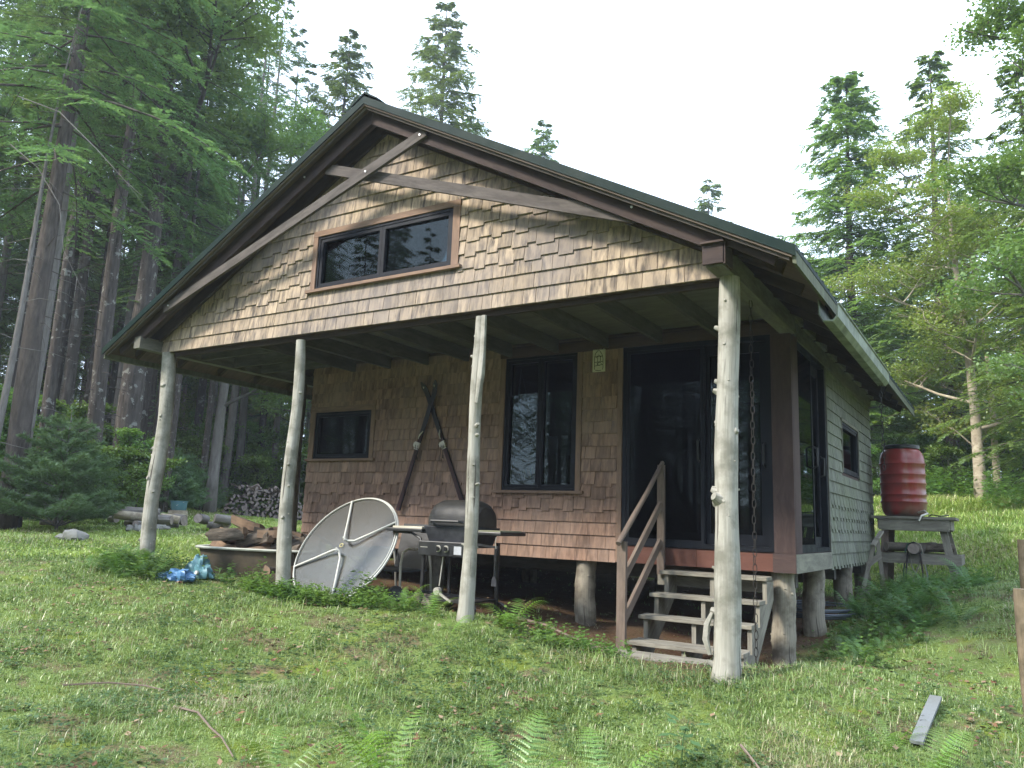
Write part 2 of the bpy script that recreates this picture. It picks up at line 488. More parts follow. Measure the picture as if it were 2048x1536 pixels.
# ------------------------------------------------------------------ materials
M = {}
M['sh_gable'] = wood('weathered_gable_shingle', (.48, .375, .26), (.30, .235, .17), (.055, .047, .045), 1.1, 30, .95, tint=(.17, .15, .145), tint_amt=.6)
M['sh_front'] = wood('brown_front_shingle', (.345, .22, .155), (.215, .135, .097), (.07, .045, .038), 1.3, 32, .8, tint=(.33, .25, .20), tint_amt=.4)
M['sh_side'] = wood('mossy_side_shingle', (.245, .25, .21), (.16, .17, .14), (.06, .062, .052), 1.6, 34, .7, tint=(.14, .16, .09), tint_amt=.5)
M['rafter'] = wood('dark_rafter_wood', (.085, .06, .052), (.05, .036, .033), (.025, .02, .02), 1.5, 30, .6)
M['brace'] = wood('grey_brace_wood', (.145, .125, .11), (.092, .078, .07), (.04, .034, .03), 1.2, 34, .7)
M['fascia'] = wood('tan_fascia_board', (.20, .155, .125), (.13, .10, .082), (.06, .048, .04), 1.2, 24, .5)
M['soffit'] = wood('soffit_board', (.15, .10, .08), (.09, .065, .055), (.03, .025, .025), 1, 18, .5)
M['trim'] = wood('cedar_window_trim', (.32, .205, .14), (.20, .135, .10), (.12, .08, .06), 1.4, 26, .55)
M['trimdark'] = wood('dark_cedar_trim', (.10, .066, .058), (.066, .044, .041), (.045, .028, .028), 1.4, 26, .4)
M['rim'] = wood('red_stained_rim_board', (.135, .062, .045), (.09, .04, .031), (.12, .05, .035), 1.2, 16, .55)
M['rimgrey'] = wood('grey_rim_board', (.30, .29, .23), (.20, .195, .155), (.09, .085, .07), 1.2, 20, .6)
M['step'] = wood('grey_step_wood', (.33, .31, .25), (.20, .185, .15), (.08, .068, .056), 1.3, 28, .6)
M['rail'] = wood('brown_rail_wood', (.235, .18, .14), (.145, .11, .088), (.07, .055, .045), 1.3, 28, .6)
M['joist'] = wood('porch_joist_wood', (.13, .12, .10), (.08, .075, .065), (.035, .03, .03), 1.0, 22, .5)
M['ply'] = wood('ceiling_board', (.17, .16, .13), (.12, .115, .095), (.07, .065, .06), 1.2, 14, .5)
M['eave'] = wood('eave_board_mossy', (.17, .185, .125), (.11, .12, .08), (.05, .055, .035), 1.0, 18, .5)
M['greybeam'] = wood('grey_beam', (.20, .195, .155), (.125, .12, .10), (.05, .048, .04), 1.0, 20, .6)
M['inner'] = wood('inner_wall_wood', (.22, .15, .10), (.15, .10, .07), (.07, .05, .04), 1.0, 12, .3)
M['clad'] = plain('dark_window_cladding', (.004, .0055, .010), .55, .2, 12, .2)
M['sash'] = wood('pale_sash_wood', (.50, .38, .22), (.40, .29, .17), (.2, .14, .1), 1.2, 30, .3)
M['glass'] = glass('window_glass', (.36, .42, .46), .06)
M['screen'] = glass('insect_screen', (.16, .17, .19), .03)
M['metal_green'] = plain('green_metal_roof', (.005, .016, .014), .5, .12, 6, .25, dirt=(.02, .03, .02), dirt_amt=.5, dscale=2)
M['metal_green'].node_tree.nodes['Principled BSDF'].inputs['Specular IOR Level'].default_value = .08
M['zinc'] = plain('galvanised_screw', (.75, .75, .75), .4, .05, 5, .6, metal=.6)
M['black'] = plain('black_metal', (.009, .009, .011), .38, .25, 9, .5, dirt=(.07, .07, .065), dirt_amt=.35)
M['iron'] = plain('rusty_chain_iron', (.03, .026, .023), .7, .4, 20, .4, metal=.4)

def post_mat(name, a, b, c, dk):
    s = NT(name)
    uv = s.n('ShaderNodeUVMap'); tc = s.n('ShaderNodeTexCoord')
    mp = s.n('ShaderNodeMapping'); mp.inputs['Scale'].default_value = (60, 3.0, 1); s.l(uv.outputs[0], mp.inputs['Vector'])
    gr = s.noise(mp.outputs[0], 1.0, 6, .65)
    n2 = s.noise(tc.outputs['Object'], 5, 5, .6)
    c0 = s.mix(s.rng(gr, .3, .7), b, a)
    c0 = s.mix(s.rng(n2, .45, .62, 0, .85), c0, c)
    mp3 = s.n('ShaderNodeMapping'); mp3.inputs['Scale'].default_value = (9, .9, 1); s.l(uv.outputs[0], mp3.inputs['Vector'])
    c0 = s.mix(s.rng(s.noise(mp3.outputs[0], 1.0, 5, .6), .5, .66, 0, .6), c0, c)
    mp2 = s.n('ShaderNodeMapping'); mp2.inputs['Scale'].default_value = (26, 1.2, 1); s.l(uv.outputs[0], mp2.inputs['Vector'])
    cr = s.noise(mp2.outputs[0], 1.0, 3)
    c0 = s.mix(s.rng(cr, .63, .67, 0, .85), c0, dk)
    s.bsdf(c0, .85, gr, .55, .008, .2)
    return s.m
M['post'] = post_mat('peeled_grey_log', (.40, .385, .335), (.26, .25, .215), (.16, .155, .125), (.045, .038, .03))
M['pile'] = post_mat('foundation_log', (.33, .30, .24), (.20, .18, .14), (.10, .085, .065), (.06, .05, .04))
M['barkpost'] = bark('bark_covered_post', (.05, .04, .03), (.20, .17, .13), (.09, .08, .05), 14, 4)

# ------------------------------------------------------------------ cabin
cabin = thing('cabin', (-3.1, 1.95, gz(-3.1, 1.95)), 'shingled log-post cabin with a deep gabled porch roof, raised on short logs', 'cabin')
RX, RZ, SL = -3.425, 4.267, .5433        # ridge x, roof top height, slope
EX = 4.009                                # ridge to eave, horizontally
YF, YB = -.37, 7.41
XL, XR, YW, YR = -6.28, .03, 1.93, 7.0    # house walls
def roof(x): return RZ - SL * abs(x - RX)

class Plane:
    """wall frame: x along, d outwards, z up"""
    def __init__(s, o, ex, n): s.o = Vector(o); s.ex = Vector(ex); s.n = Vector(n)
    def p(s, x, d, z): return s.o + s.ex * x + s.n * d + Vector((0, 0, z))
    def box(s, mb, x0, x1, d0, d1, z0, z1):
        mb.obox(s.p((x0 + x1) / 2, (d0 + d1) / 2, (z0 + z1) / 2), s.ex * (x1 - x0) / 2, s.n * (d1 - d0) / 2, (0, 0, (z1 - z0) / 2))
PG = Plane((0, 0, 0), (1, 0, 0), (0, -1, 0))
PF = Plane((0, YW, 0), (1, 0, 0), (0, -1, 0))
PS = Plane((XR, 0, 0), (0, 1, 0), (1, 0, 0))

def wall_boxes(mb, pl, x0, x1, z0, z1, holes, t=.12):
    xs = sorted({x0, x1, *[h[0] for h in holes], *[h[1] for h in holes]})
    for a, b in zip(xs[:-1], xs[1:]):
        cuts = sorted([(h[2], h[3]) for h in holes if h[0] < (a + b) / 2 < h[1]])
        z = z0
        for c0, c1 in cuts:
            if c0 - z > 1e-4: pl.box(mb, a, b, -t, 0, z, c0)
            z = c1
        if z1 - z > 1e-4: pl.box(mb, a, b, -t, 0, z, z1)

def shingles(mb, pl, x0, x1, rows, holes, top=None, jag=(), wmin=.085, wmax=.21, seed=1, jd=.028, regular=False):
    rs = random.Random(seed)
    for k in range(len(rows) - 1):
        zb, zt = rows[k], rows[k + 1]
        x = x0 - rs.uniform(0, .08); i = rs.randint(0, 1)
        while x < x1:
            w = rs.uniform(wmin, wmax) if not regular else rs.uniform(.09, .11)
            a, b = max(x0, x), min(x1, x + w); x += w; i += 1
            if b - a < .012: continue
            pieces = [(a, b)]
            for h in holes:
                if h[2] < zt and h[3] > zb - .03:
                    np_ = []
                    for pc_ in pieces:
                        if len(pc_) == 4: np_.append(pc_); continue
                        p, q = pc_
                        if q <= h[0] or p >= h[1]: np_.append((p, q)); continue
                        if p < h[0]: np_.append((p, h[0]))
                        if q > h[1]: np_.append((h[1], q))
                        m0, m1 = max(p, h[0]), min(q, h[1])
                        if m1 - m0 > .01:
                            if h[3] < zt - .01: np_.append((m0, m1, max(zb, h[3]), zt))
                            if h[2] > zb + .01: np_.append((m0, m1, zb, h[2]))
                    pieces = np_
            drop = (jd * (i % 2) + rs.uniform(-.004, .004)) if k in jag else rs.uniform(-.0008, .0008)
            for pc in pieces:
                p, q = pc[0], pc[1]
                if q - p < .008: continue
                z0_, z1_ = (zb - drop, zt + .02) if len(pc) == 2 else (pc[2] - (drop if pc[2] == zb else 0), pc[3] + (.02 if pc[3] == zt else 0))
                zl = zr = z1_
                if top:
                    zl, zr = min(z1_, top(p)), min(z1_, top(q))
                    if max(zl, zr) < z0_ + .012: continue
                    zl = max(zl, z0_ + .004); zr = max(zr, z0_ + .004)
                gp = rs.uniform(.001, .0028)
                p += gp; q -= gp
                d0 = rs.uniform(.0225, .0245)
                f = lambda z: d0 - (z - z0_) / (zt - zb + .03) * (d0 - .004)
                tw = rs.uniform(-.0015, .0015)
                bI = len(mb.v)
                for (xx, dd, zz) in ((p, d0 + tw, z0_), (q, d0 - tw, z0_), (q, max(.0035, f(zr)), zr), (p, max(.0035, f(zl)), zl), (p, .001, z0_), (q, .001, z0_), (q, .001, zr), (p, .001, zl)):
                    mb.v.append(pl.p(xx, dd, zz))
                o = rs.random() * 30
                U = lambda *ids: [((mbx[0] + o), (mbx[1] + o * .7)) for mbx in ids]
                P_ = [(p, z0_), (q, z0_), (q, zr), (p, zl)]
                mb.face([bI, bI + 1, bI + 2, bI + 3], U(*P_))
                mb.face([bI, bI + 4, bI + 5, bI + 1], U((p, z0_), (p, z0_ - .02), (q, z0_ - .02), (q, z0_)))
                mb.face([bI, bI + 3, bI + 7, bI + 4], U((p, z0_), (p, zl), (p - .02, zl), (p - .02, z0_)))
                mb.face([bI + 1, bI + 5, bI + 6, bI + 2], U((q, z0_), (q + .02, z0_), (q + .02, zr), (q, zr)))

def rows(z0, e, n, z1):
    r = [z0 + e * i for i in range(n + 1)]
    return [z for z in r if z < z1 - .02] + [z1]

# window / door openings (outer clad frame extents)
W_ATTIC = (-4.31, -2.535, 2.50, 3.085)
W_SMALL = (-6.176, -5.166, .92, 1.547)
W_TALL = (-3.135, -2.198, .537, 2.05)
W_DOOR = (-1.655, -.13, .0, 2.05)
W_SLIDE = (2.17, 3.57, .0, 2.035)
W_SIDE = (4.585, 5.80, .925, 1.55)
TR = .062
def grow(h, l, r, b, t): return (h[0] - l, h[1] + r, h[2] - b, h[3] + t)
H_ATTIC = grow(W_ATTIC, TR, TR + .02, .035, TR)
H_SMALL = grow(W_SMALL, .075, .07, .03, .075)
H_TALL = grow(W_TALL, .065, .065, .03, .3)
H_DOOR = grow(W_DOOR, .06, .2, .3, .3)
H_SLIDE = grow(W_SLIDE, .3, .03, .3, .3)
H_SIDE = grow(W_SIDE, .035, .04, .04, .045)

# gable wall
mb = MB()
und = lambda x: roof(x) - .075
g0, g1 = -6.85, 0.0
xs = sorted([g0, RX, g1, W_ATTIC[0], W_ATTIC[1]])
for a, b in zip(xs[:-1], xs[1:]):
    if W_ATTIC[0] <= a and b <= W_ATTIC[1]:
        mb.prism([(a, 2.04), (b, 2.04), (b, W_ATTIC[2]), (a, W_ATTIC[2])], .0, .1)
        mb.prism([(a, W_ATTIC[3]), (b, W_ATTIC[3]), (b, und(b)), (a, und(a))], .0, .1)
    else: mb.prism([(a, 2.04), (b, 2.04), (b, und(b)), (a, und(a))], .0, .1)
mb.build('gable_wall', M['trimdark'], cabin)
mb = MB()
shingles(mb, PG, g0, g1, rows(2.043, .138, 17, 4.19), [H_ATTIC], top=lambda x: und(x) - .005, jag=(3, 4, 5, 6, 7), seed=4)
mb.build('gable_shingles', M['sh_gable'], cabin)

# front wall
mb = MB()
wall_boxes(mb, PF, XL, XR - .0, -.17, 2.17, [W_SMALL, W_TALL, W_DOOR])
mb.build('front_wall', M['trimdark'], cabin)
mb = MB()
shingles(mb, PF, XL, -1.715, rows(-.181, .1325, 18, 2.155), [H_SMALL, H_TALL], jag=(4, 5, 6), seed=9, wmin=.09, wmax=.21)
mb.build('front_shingles', M['sh_front'], cabin)
# side walls and rear wall
mb = MB()
wall_boxes(mb, PS, YW + .12, YR, -.15, 2.25, [W_SLIDE, W_SIDE])
mb.build('side_wall', M['trimdark'], cabin)
mb = MB()
shingles(mb, PS, 3.60, YR + .015, rows(-.165, .1345, 18, 2.16), [H_SIDE], jag=(0, 3, 4, 5), seed=5, regular=True, jd=.035)
mb.build('side_shingles', M['sh_side'], cabin)
mb = MB()
BW = Plane((0, YR, 0), (1, 0, 0), (0, 1, 0))
mbk = [(-1.25, -.95, 1.15, 1.75), (-4.6, -3.6, 1.0, 1.7), (-.72, -.3, 1.1, 1.7)]
wall_boxes(mb, BW, XL, XR - .12, -.17, 2.25, mbk)
mb.prism([(XL, 2.25), (XR, 2.25), (XR, und(XR)), (RX, und(RX)), (XL, und(XL))], YR - .1, YR)
mb.build('rear_wall', M['trimdark'], cabin)
for i, h in enumerate(mbk):
    mb = MB(); BW.box(mb, h[0], h[1], -.06, -.05, h[2], h[3]); p = mb.build('window_pane', M['glass'], cabin)
mb = MB()
wall_boxes(mb, Plane((XL, 0, 0), (0, 1, 0), (-1, 0, 0)), YW + .12, YR - .12, -.17, und(XL), [])
mb.build('left_wall', M['sh_front'], cabin)
mb = MB(); mb.box(XL + .02, XR - .02, YW + .02, YR - .02, -.17, -.012); mb.build('floor', M['inner'], cabin)
mb = MB(); mb.box(XL + .12, XR - .12, YW + .12, YR - .12, 2.2, 2.26); mb.build('inner_ceiling', M['inner'], cabin)
mb = MB(); mb.box(-3.6, -3.54, 3.6, YR - .12, -.01, 2.19); mb.build('partition', M['inner'], cabin)
# rim boards
mb = MB()
for a, b in ((-1.66, -.86), (-.858, XR + .03)): mb.box(a, b, YW - .036, YW - .002, -.172, -.012)
mb.build('rim_board', M['rim'], cabin)
mb = MB(); mb.box(XR + .002, XR + .036, YW - .03, 3.585, -.178, -.008); mb.build('rim_board', M['rimgrey'], cabin)['label'] = 'grey weathered side rim board'
mb = MB(); mb.box(-.14, XR + .034, YW - .052, YW - .038, -.176, -.006); mb.build('corner_block', M['trimdark'], cabin)
# sills of the big doors
# header, door casings, corner post
mb = MB()
mb.box(-3.2, XR + .028, YW - .034, YW - .002, 2.052, 2.175)
mb.build('header_board', M['trimdark'], cabin)
mb = MB()
mb.box(-.128, XR + .03, YW - .036, YW - .002, -.004, 2.049)
mb.build('corner_board', M['trimdark'], cabin)
mb = MB(); mb.box(XR + .002, XR + .032, YW + .0, 2.165, -.006, 2.05); mb.build('corner_board', M['trimdark'], cabin)
mb = MB(); mb.box(-1.712, -1.657, YW - .03, YW - .002, -.172, 2.05); mb.build('door_casing', M['trim'], cabin)
mb = MB(); mb.box(XR + .002, XR + .03, 3.575, 3.61, -.17, 2.05); mb.build('door_casing', M['greybeam'], cabin)
mb = MB(); mb.box(XR + .002, XR + .034, 2.17, YR + .01, 2.037, 2.2); mb.build('side_frieze_board', M['greybeam'], cabin)

def frame_boxes(mb, pl, x0, x1, z0, z1, w, d0, d1):
    pl.box(mb, x0, x0 + w, d0, d1, z0, z1); pl.box(mb, x1 - w, x1, d0, d1, z0, z1)
    pl.box(mb, x0 + w, x1 - w, d0, d1, z0, z0 + w); pl.box(mb, x0 + w, x1 - w, d0, d1, z1 - w, z1)

def window(pl, h, sashes, casing, cm, sill=.045, parent=cabin, top=True, inner=True):
    """h: opening; sashes: list of fractions; casing widths l, r, t"""
    x0, x1, z0, z1 = h
    mb = MB(); frame_boxes(mb, pl, x0 + .002, x1 - .002, z0 + .002, z1 - .002, .026, -.10, .012)
    fr = mb.build('window_frame', M['clad'], parent)
    l, r, t = casing
    mb = MB()
    if l: pl.box(mb, x0 - l, x0, .001, .024, z0, z1); mb.build('casing', cm, fr); mb = MB()
    if r: pl.box(mb, x1, x1 + r, .001, .024, z0, z1); mb.build('casing', cm, fr); mb = MB()
    if t: pl.box(mb, x0 - l, x1 + r, .001, .026, z1 + .001, z1 + t); mb.build('casing', cm, fr)
    if sill:
        mb = MB(); pl.box(mb, x0 - l - .04, x1 + r + .04, .001, .055, z0 - .03, z0 - .001); mb.build('sill', cm, fr)
    n = len(sashes); X = x0 + .028; tot = x1 - x0 - .056
    for i, f in enumerate(sashes):
        a = X + .002; b = X + tot * f - .002; X += tot * f
        mb = MB(); frame_boxes(mb, pl, a, b, z0 + .03, z1 - .03, .036, -.055, .004)
        sa = mb.build('sash', M['clad'], parent)
        mb = MB(); pl.box(mb, a + .034, b - .034, -.034, -.03, z0 + .064, z1 - .064); mb.build('pane', M['glass'], sa)
        if inner:
            mb = MB(); frame_boxes(mb, pl, a + .02, b - .02, z0 + .05, z1 - .05, .03, -.085, -.057); mb.build('inner_sash', M['sash'], sa)
    return fr
window(PG, W_ATTIC, [.5, .5], (TR, TR + .02, TR), M['trim'])
window(PF, W_SMALL, [1], (.07, .066, .07), M['trim'], inner=False)
window(PF, W_TALL, [.5, .5], (.062, .062, 0), M['trim'])
window(PS, W_SIDE, [1], (.03, .035, .04), M['rimgrey'], sill=0, inner=False)

def slider(pl, h, split, screen_first=True, handle_side=1):
    x0, x1, z0, z1 = h
    mb = MB(); frame_boxes(mb, pl, x0 + .002, x1 - .002, z0, z1, .045, -.115, .02)
    d = mb.build('sliding_door', M['clad'], cabin)
    for k, (a, b, dd) in enumerate(((x0 + .047, split + .02, 0.0), (split - .02, x1 - .047, -.045))):
        mb = MB(); pl.box(mb, a, a + .075, dd - .04, dd, z0 + .047, z1 - .047); pl.box(mb, b - .075, b, dd - .04, dd, z0 + .047, z1 - .047)
        pl.box(mb, a + .075, b - .075, dd - .04, dd, z0 + .047, z0 + .15); pl.box(mb, a + .075, b - .075, dd - .04, dd, z1 - .15, z1 - .047)
        mb.build('door_panel', M['clad'], d)
        mb = MB(); pl.box(mb, a + .073, b - .073, dd - .022, dd - .018, z0 + .148, z1 - .148); mb.build('pane', M['glass'], d)
    mb = MB(); frame_boxes(mb, pl, x0 + .05, split + .01, z0 + .045, z1 - .045, .03, .003, .014)
    mb.build('screen_frame', M['clad'], d)
    mb = MB(); pl.box(mb, x0 + .08, split - .02, .006, .0075, z0 + .075, z1 - .075); mb.build('screen', M['screen'], d)
    for hx, hz, dd in ((split - .035, .95, .016), (x1 - .085, .9, -.04)):
        mb = MB(); c = [pl.p(hx, dd, hz - .11), pl.p(hx, dd + .04, hz - .09), pl.p(hx, dd + .045, hz + .09), pl.p(hx, dd, hz + .11)]
        mb.tube(c, .011, 8); mb.build('door_handle', M['black'], d)
slider(PF, W_DOOR, -.80)
slider(PS, W_SLIDE, 2.87)

# roof
rf = MB()
sgn = (-1, 1)
for sg in sgn:
    xe = RX + sg * EX
    t = lambda x, o: (x, roof(x) + o)
    rf.prism([t(RX, -.035), t(xe, -.035), t(xe, -.068), t(RX, -.068)], YF + .012, YB - .012)
roof_o = rf.build('roof_deck', M['soffit'], cabin)
for sg in sgn:
    xe = RX + sg * (EX + .03)
    mb = MB(); t = lambda x, o: (x, roof(x) + o)
    mb.prism([t(RX, .0), t(xe, .0), t(xe, -.033), t(RX, -.033)], YF - .02, YB + .02)
    y = YF + .2
    while y < YB:      # standing ribs
        mb.prism([t(RX, .018), t(xe, .018), t(xe, .001), t(RX, .001)], y, y + .025); y += .235
    # drip edge turned down along the rake
    mb.prism([t(RX, .0), t(xe, .0), t(xe, -.078), t(RX, -.078)], YF - .032, YF - .0205)
    mb.build('metal_roof', M['metal_green'], cabin)
    mb = MB()
    mb.prism([t(RX, -.040), t(RX + sg * (EX - .0), -.040), t(RX + sg * EX, -.094), t(RX, -.094)], YF - .018, YF + .008)
    mb.build('rake_board', M['fascia'], cabin)
    mb = MB(); mb.prism([t(RX, -.070), t(RX + sg * (EX - .02), -.070), t(RX + sg * (EX - .02), -.118), t(RX, -.118)], YF + .0105, YF + .03)
    mb.build('rake_underboard', M['brace'], cabin)
    mb = MB(); xa = RX + sg * (EX + .001); xb = RX + sg * (EX + .026)
    mb.prism([(xa, roof(xa) - .035), (xb, roof(xb) - .035), (xb, roof(xb) - .125), (xa, roof(xa) - .13)], YF + .0, YB)
    mb.build('eave_board', M['eave'], cabin)
mb = MB()
mb.prism([(RX - .17, roof(RX - .17) + .022), (RX, RZ + .03), (RX + .17, roof(RX + .17) + .022), (RX + .17, roof(RX + .17) + .036), (RX, RZ + .05), (RX - .17, roof(RX - .17) + .036)], YF - .03, YB + .03)
mb.build('ridge_cap', M['metal_green'], cabin)

# rafters with shaped tails
def rafter(y, sg, th=.04, dep=.165, mat='rafter'):
    u = lambda x: roof(x) - .0685
    x_in = RX + sg * .001
    xn = RX + sg * 3.44; xt = RX + sg * 3.90
    P = [(x_in, u(x_in)), (xt, u(xt)), (xt - sg * .035, u(xt) - .085), (xn + sg * .13, u(xn + sg * .13) - .085),
         (xn + sg * .075, u(xn + sg * .075) - .092), (xn + sg * .035, u(xn + sg * .035) - .115), (xn + sg * .012, u(xn) - dep), (x_in, u(x_in) - dep)]
    m = MB(); m.prism(P, y - th / 2, y + th / 2); return m.build('rafter', M[mat], cabin)
ys = [-.25, -.045] + [.55 + .61 * i for i in range(11)] + [7.2]
for y in ys:
    for sg in sgn: rafter(y, sg)
# scissor braces
mb = MB(); mb.bar((-6.47, -.289, 2.475), (-2.70, -.289, 3.757), .098, .034); mb.build('brace', M['brace'], cabin)
mb = MB(); mb.bar((-4.06, -.211, 3.715), (-.62, -.211, 2.56), .105, .034); mb.build('brace', M['brace'], cabin)
for p in ((-2.76, 3.735), (-6.38, 2.505), (-3.42, 3.512), (-3.33, 4.13), (-.62, 2.62), (-4.32, 3.66)):
    y = -.309 if p[1] in (3.735, 2.505, 3.512) else -.273
    mb = MB(); mb.tube([(p[0], y - .006, p[1]), (p[0], y + .008, p[1])], .010, 8); mb.build('screw', M['zinc'], cabin)
# plate beams out to the porch corners
mb = MB(); mb.box(-.035, .095, -.27, 1.95, 2.045, 2.215); mb.box(-.03, .09, 1.95, 7.35, 2.205, 2.28)
mb.build('plate_beam', M['greybeam'], cabin)
mb = MB(); mb.box(-.055, .105, -.30, -.272, 2.06, 2.205); mb.box(-.06, .11, -.33, -.265, 2.207, 2.222); mb.box(.097, .113, -.30, -.12, 2.05, 2.205)
mb.build('beam_end_cap', M['rafter'], cabin)
mb = MB(); mb.box(-6.98, -6.86, -.30, 7.3, 2.05, 2.19); mb.build('plate_beam', M['greybeam'], cabin)
# porch ceiling with joists
mb = MB(); mb.box(-6.86, -.04, .105, YW - .002, 2.215, 2.235); mb.build('porch_ceiling', M['ply'], cabin)
mb = MB(); mb.box(-6.85, -.04, .05, .10, 2.0, 2.038); mb.build('porch_beam', M['rafter'], cabin)
for i in range(9):
    x = -.62 - i * .61
    mb = MB(); mb.box(x - .02, x + .02, .102, YW - .04, 2.06, 2.213); mb.build('porch_joist', M['joist'], cabin)
for y in (.55, 1.05, 1.5):
    mb = MB(); mb.box(-6.84, -5.55, y - .02, y + .02, 2.06, 2.213); mb.build('porch_joist', M['joist'], cabin)
for y in (.3, 1.15):   # blocks by the left eave
    mb = MB(); mb.box(-7.36, -6.985, y, y + .04, 2.09, 2.17); mb.build('outrigger', M['joist'], cabin)
# floor joists seen from below
for i in range(5):
    y = 2.5 + i * 1.0
    mb = MB(); mb.box(XL + .1, XR - .1, y - .06, y + .06, -.34, -.173); mb.build('floor_beam', M['joist'], cabin)

# peeled log posts
def log_post(name, top, base, r0, r1, seed, knots=(), n=22, mat='post', bend=.02, cap=True):
    rs = random.Random(seed); top = Vector(top); base = Vector(base)
    k = 26; pts = []; rad = []
    p1, p2 = rs.uniform(0, 6), rs.uniform(0, 6)
    for i in range(k + 1):
        t = i / k
        p = base.lerp(top, t)
        p.x += bend * math.sin(t * 5 + p1) * math.sin(PI * t); p.y += bend * math.sin(t * 4 + p2) * math.sin(PI * t)
        pts.append(p); rad.append((r1 + (r0 - r1) * t ** .8) * (1 + .035 * math.sin(t * 19 + p2)) + (.02 * max(0, .06 - t) / .06))
    mb = MB(); mb.tube(pts, rad, n, True, .045, seed)
    def stub(t, ang, L, r):
        i = min(k - 1, int(t * k)); p = pts[i].lerp(pts[i + 1], t * k - i); d = Vector((math.sin(ang), -math.cos(ang), .35)).normalized()
        R = rad[i]
        mb.tube([p + d * R * .35, p + d * R * .92, p + d * (R + L * .55), p + d * (R + L)], [r * 1.9, r * 1.35, r, r * .8], 8, True, .12, seed + int(t * 99))
    for kn in knots: stub(*kn)
    for _ in range(11): stub(rs.uniform(.08, .93), rs.uniform(-2.2, 2.2), rs.uniform(.002, .016), rs.uniform(.007, .013))
    return mb.build(name, M[mat], cabin, smooth=True)
def gb(x, y): return gz(x, y) - .08
log_post('porch_post', (.045, .03, 2.045), (-.01, .02, gb(0, 0)), .072, .098, 3,
         [(.44, -1.05, .012, .045), (.435, -.55, .045, .034), (.455, -1.15, .03, .028), (.86, -1.3, .035, .018), (.70, -1.4, .03, .02), (.725, -1.35, .022, .016), (.60, 1.3, .012, .022), (.05, -1.2, .04, .02), (.17, -1.3, .03, .022), (.40, .3, .004, .014), (.27, -1.45, .02, .01)], bend=.012)
mb = MB(); mb.tube([(-.085, -.04, -.38), (-.118, -.055, -.46), (-.125, -.06, -.56), (-.10, -.05, -.66)], [.012, .022, .024, .014], 8, True, .15, 8); mb.build('post_limb_scar', M['post'], cabin, smooth=True)
log_post('porch_post', (-2.20, .03, 1.99), (-2.222, .02, gb(-2.2, 0)), .048, .068, 8,
         [(.63, .95, .05, .016), (.60, 1.1, .03, .014), (.44, 1.2, .04, .012), (.86, -1.4, .03, .014), (.25, -1.4, .03, .01)], bend=.03)
mb = MB(); mb.tube([(-2.145, .0, 1.99), (-2.135, -.01, 1.7), (-2.14, -.02, 1.45), (-2.165, -.03, 1.2)], [.024, .027, .03, .02], 8, True, .2, 4); mb.build('split_post_strip', M['post'], cabin, smooth=True)
log_post('porch_post', (-4.50, .03, 1.99), (-4.44, .02, gb(-4.4, 0)), .050, .080, 12,
         [(.5, .6, .02, .015), (.78, 1.2, .02, .014), (.42, 1.0, .02, .012), (.3, .4, .02, .016), (.06, .2, .02, .03)], bend=.025)
log_post('porch_post', (-6.765, .03, 2.04), (-6.71, .02, gb(-6.7, 0)), .082, .080, 17,
         [(.55, -.6, .02, .022), (.52, -1.3, .03, .02), (.42, -.2, .02, .03), (.36, 1.0, .02, .016), (.15, -.7, .02, .02), (.7, .3, .015, .02), (.84, .2, .012, .03)], bend=.035)
p_ = log_post('porch_post', (-6.92, 2.3, 2.05), (-6.90, 2.3, gb(-6.9, 2.3)), .07, .09, 21, [(.5, .2, .02, .015), (.8, -.9, .02, .02)], mat='barkpost')
p_['label'] = 'dark bark covered post under the left eave'
log_post('porch_post', (-6.92, 5.4, 2.05), (-6.92, 5.4, gb(-6.9, 5.4)), .07, .09, 22, [], mat='barkpost')
# foundation logs
for i, (x, y, r) in enumerate(((-4.14, 2.06, .13), (-2.12, 2.06, .112), (-.10, 2.07, .108), (-6.12, 2.06, .12),
        (-.10, 3.42, .115), (-.10, 5.2, .11), (-.12, 6.8, .11), (-2.15, 4.4, .11), (-4.2, 4.4, .11), (-2.15, 6.8, .11), (-4.2, 6.8, .11), (-6.1, 4.4, .11), (-6.1, 6.8, .11))):
    log_post('foundation_log', (x, y, -.175), (x, y, gb(x, y) - .05), r * .97, r * 1.03, 40 + i, [], mat='pile', bend=.01)

# gutter piece hung under the right eave
mb = MB()
prof = [(.0, .10), (.002, .0), (.03, -.045), (.10, -.05), (.135, -.02), (.14, .055), (.152, .06), (.152, .066), (.133, .062), (.126, -.014), (.098, -.04), (.034, -.036), (.009, .004), (.007, .10)]
mb.prism([(.545 + a * 1.05, 1.86 + b * 1.25) for a, b in prof], .66, 3.72)
gt = mb.build('gutter', plain('pale_green_gutter', (.20, .23, .17), .55, .12, 5, .3, dirt=(.05, .06, .04), dirt_amt=.85, dscale=6), cabin)
for y in (1.0, 1.7, 2.4, 3.1, 3.6):
    mb = MB(); mb.box(.537, .60, y, y + .03, 1.985, 2.03); mb.build('hanger', M['clad'], gt)

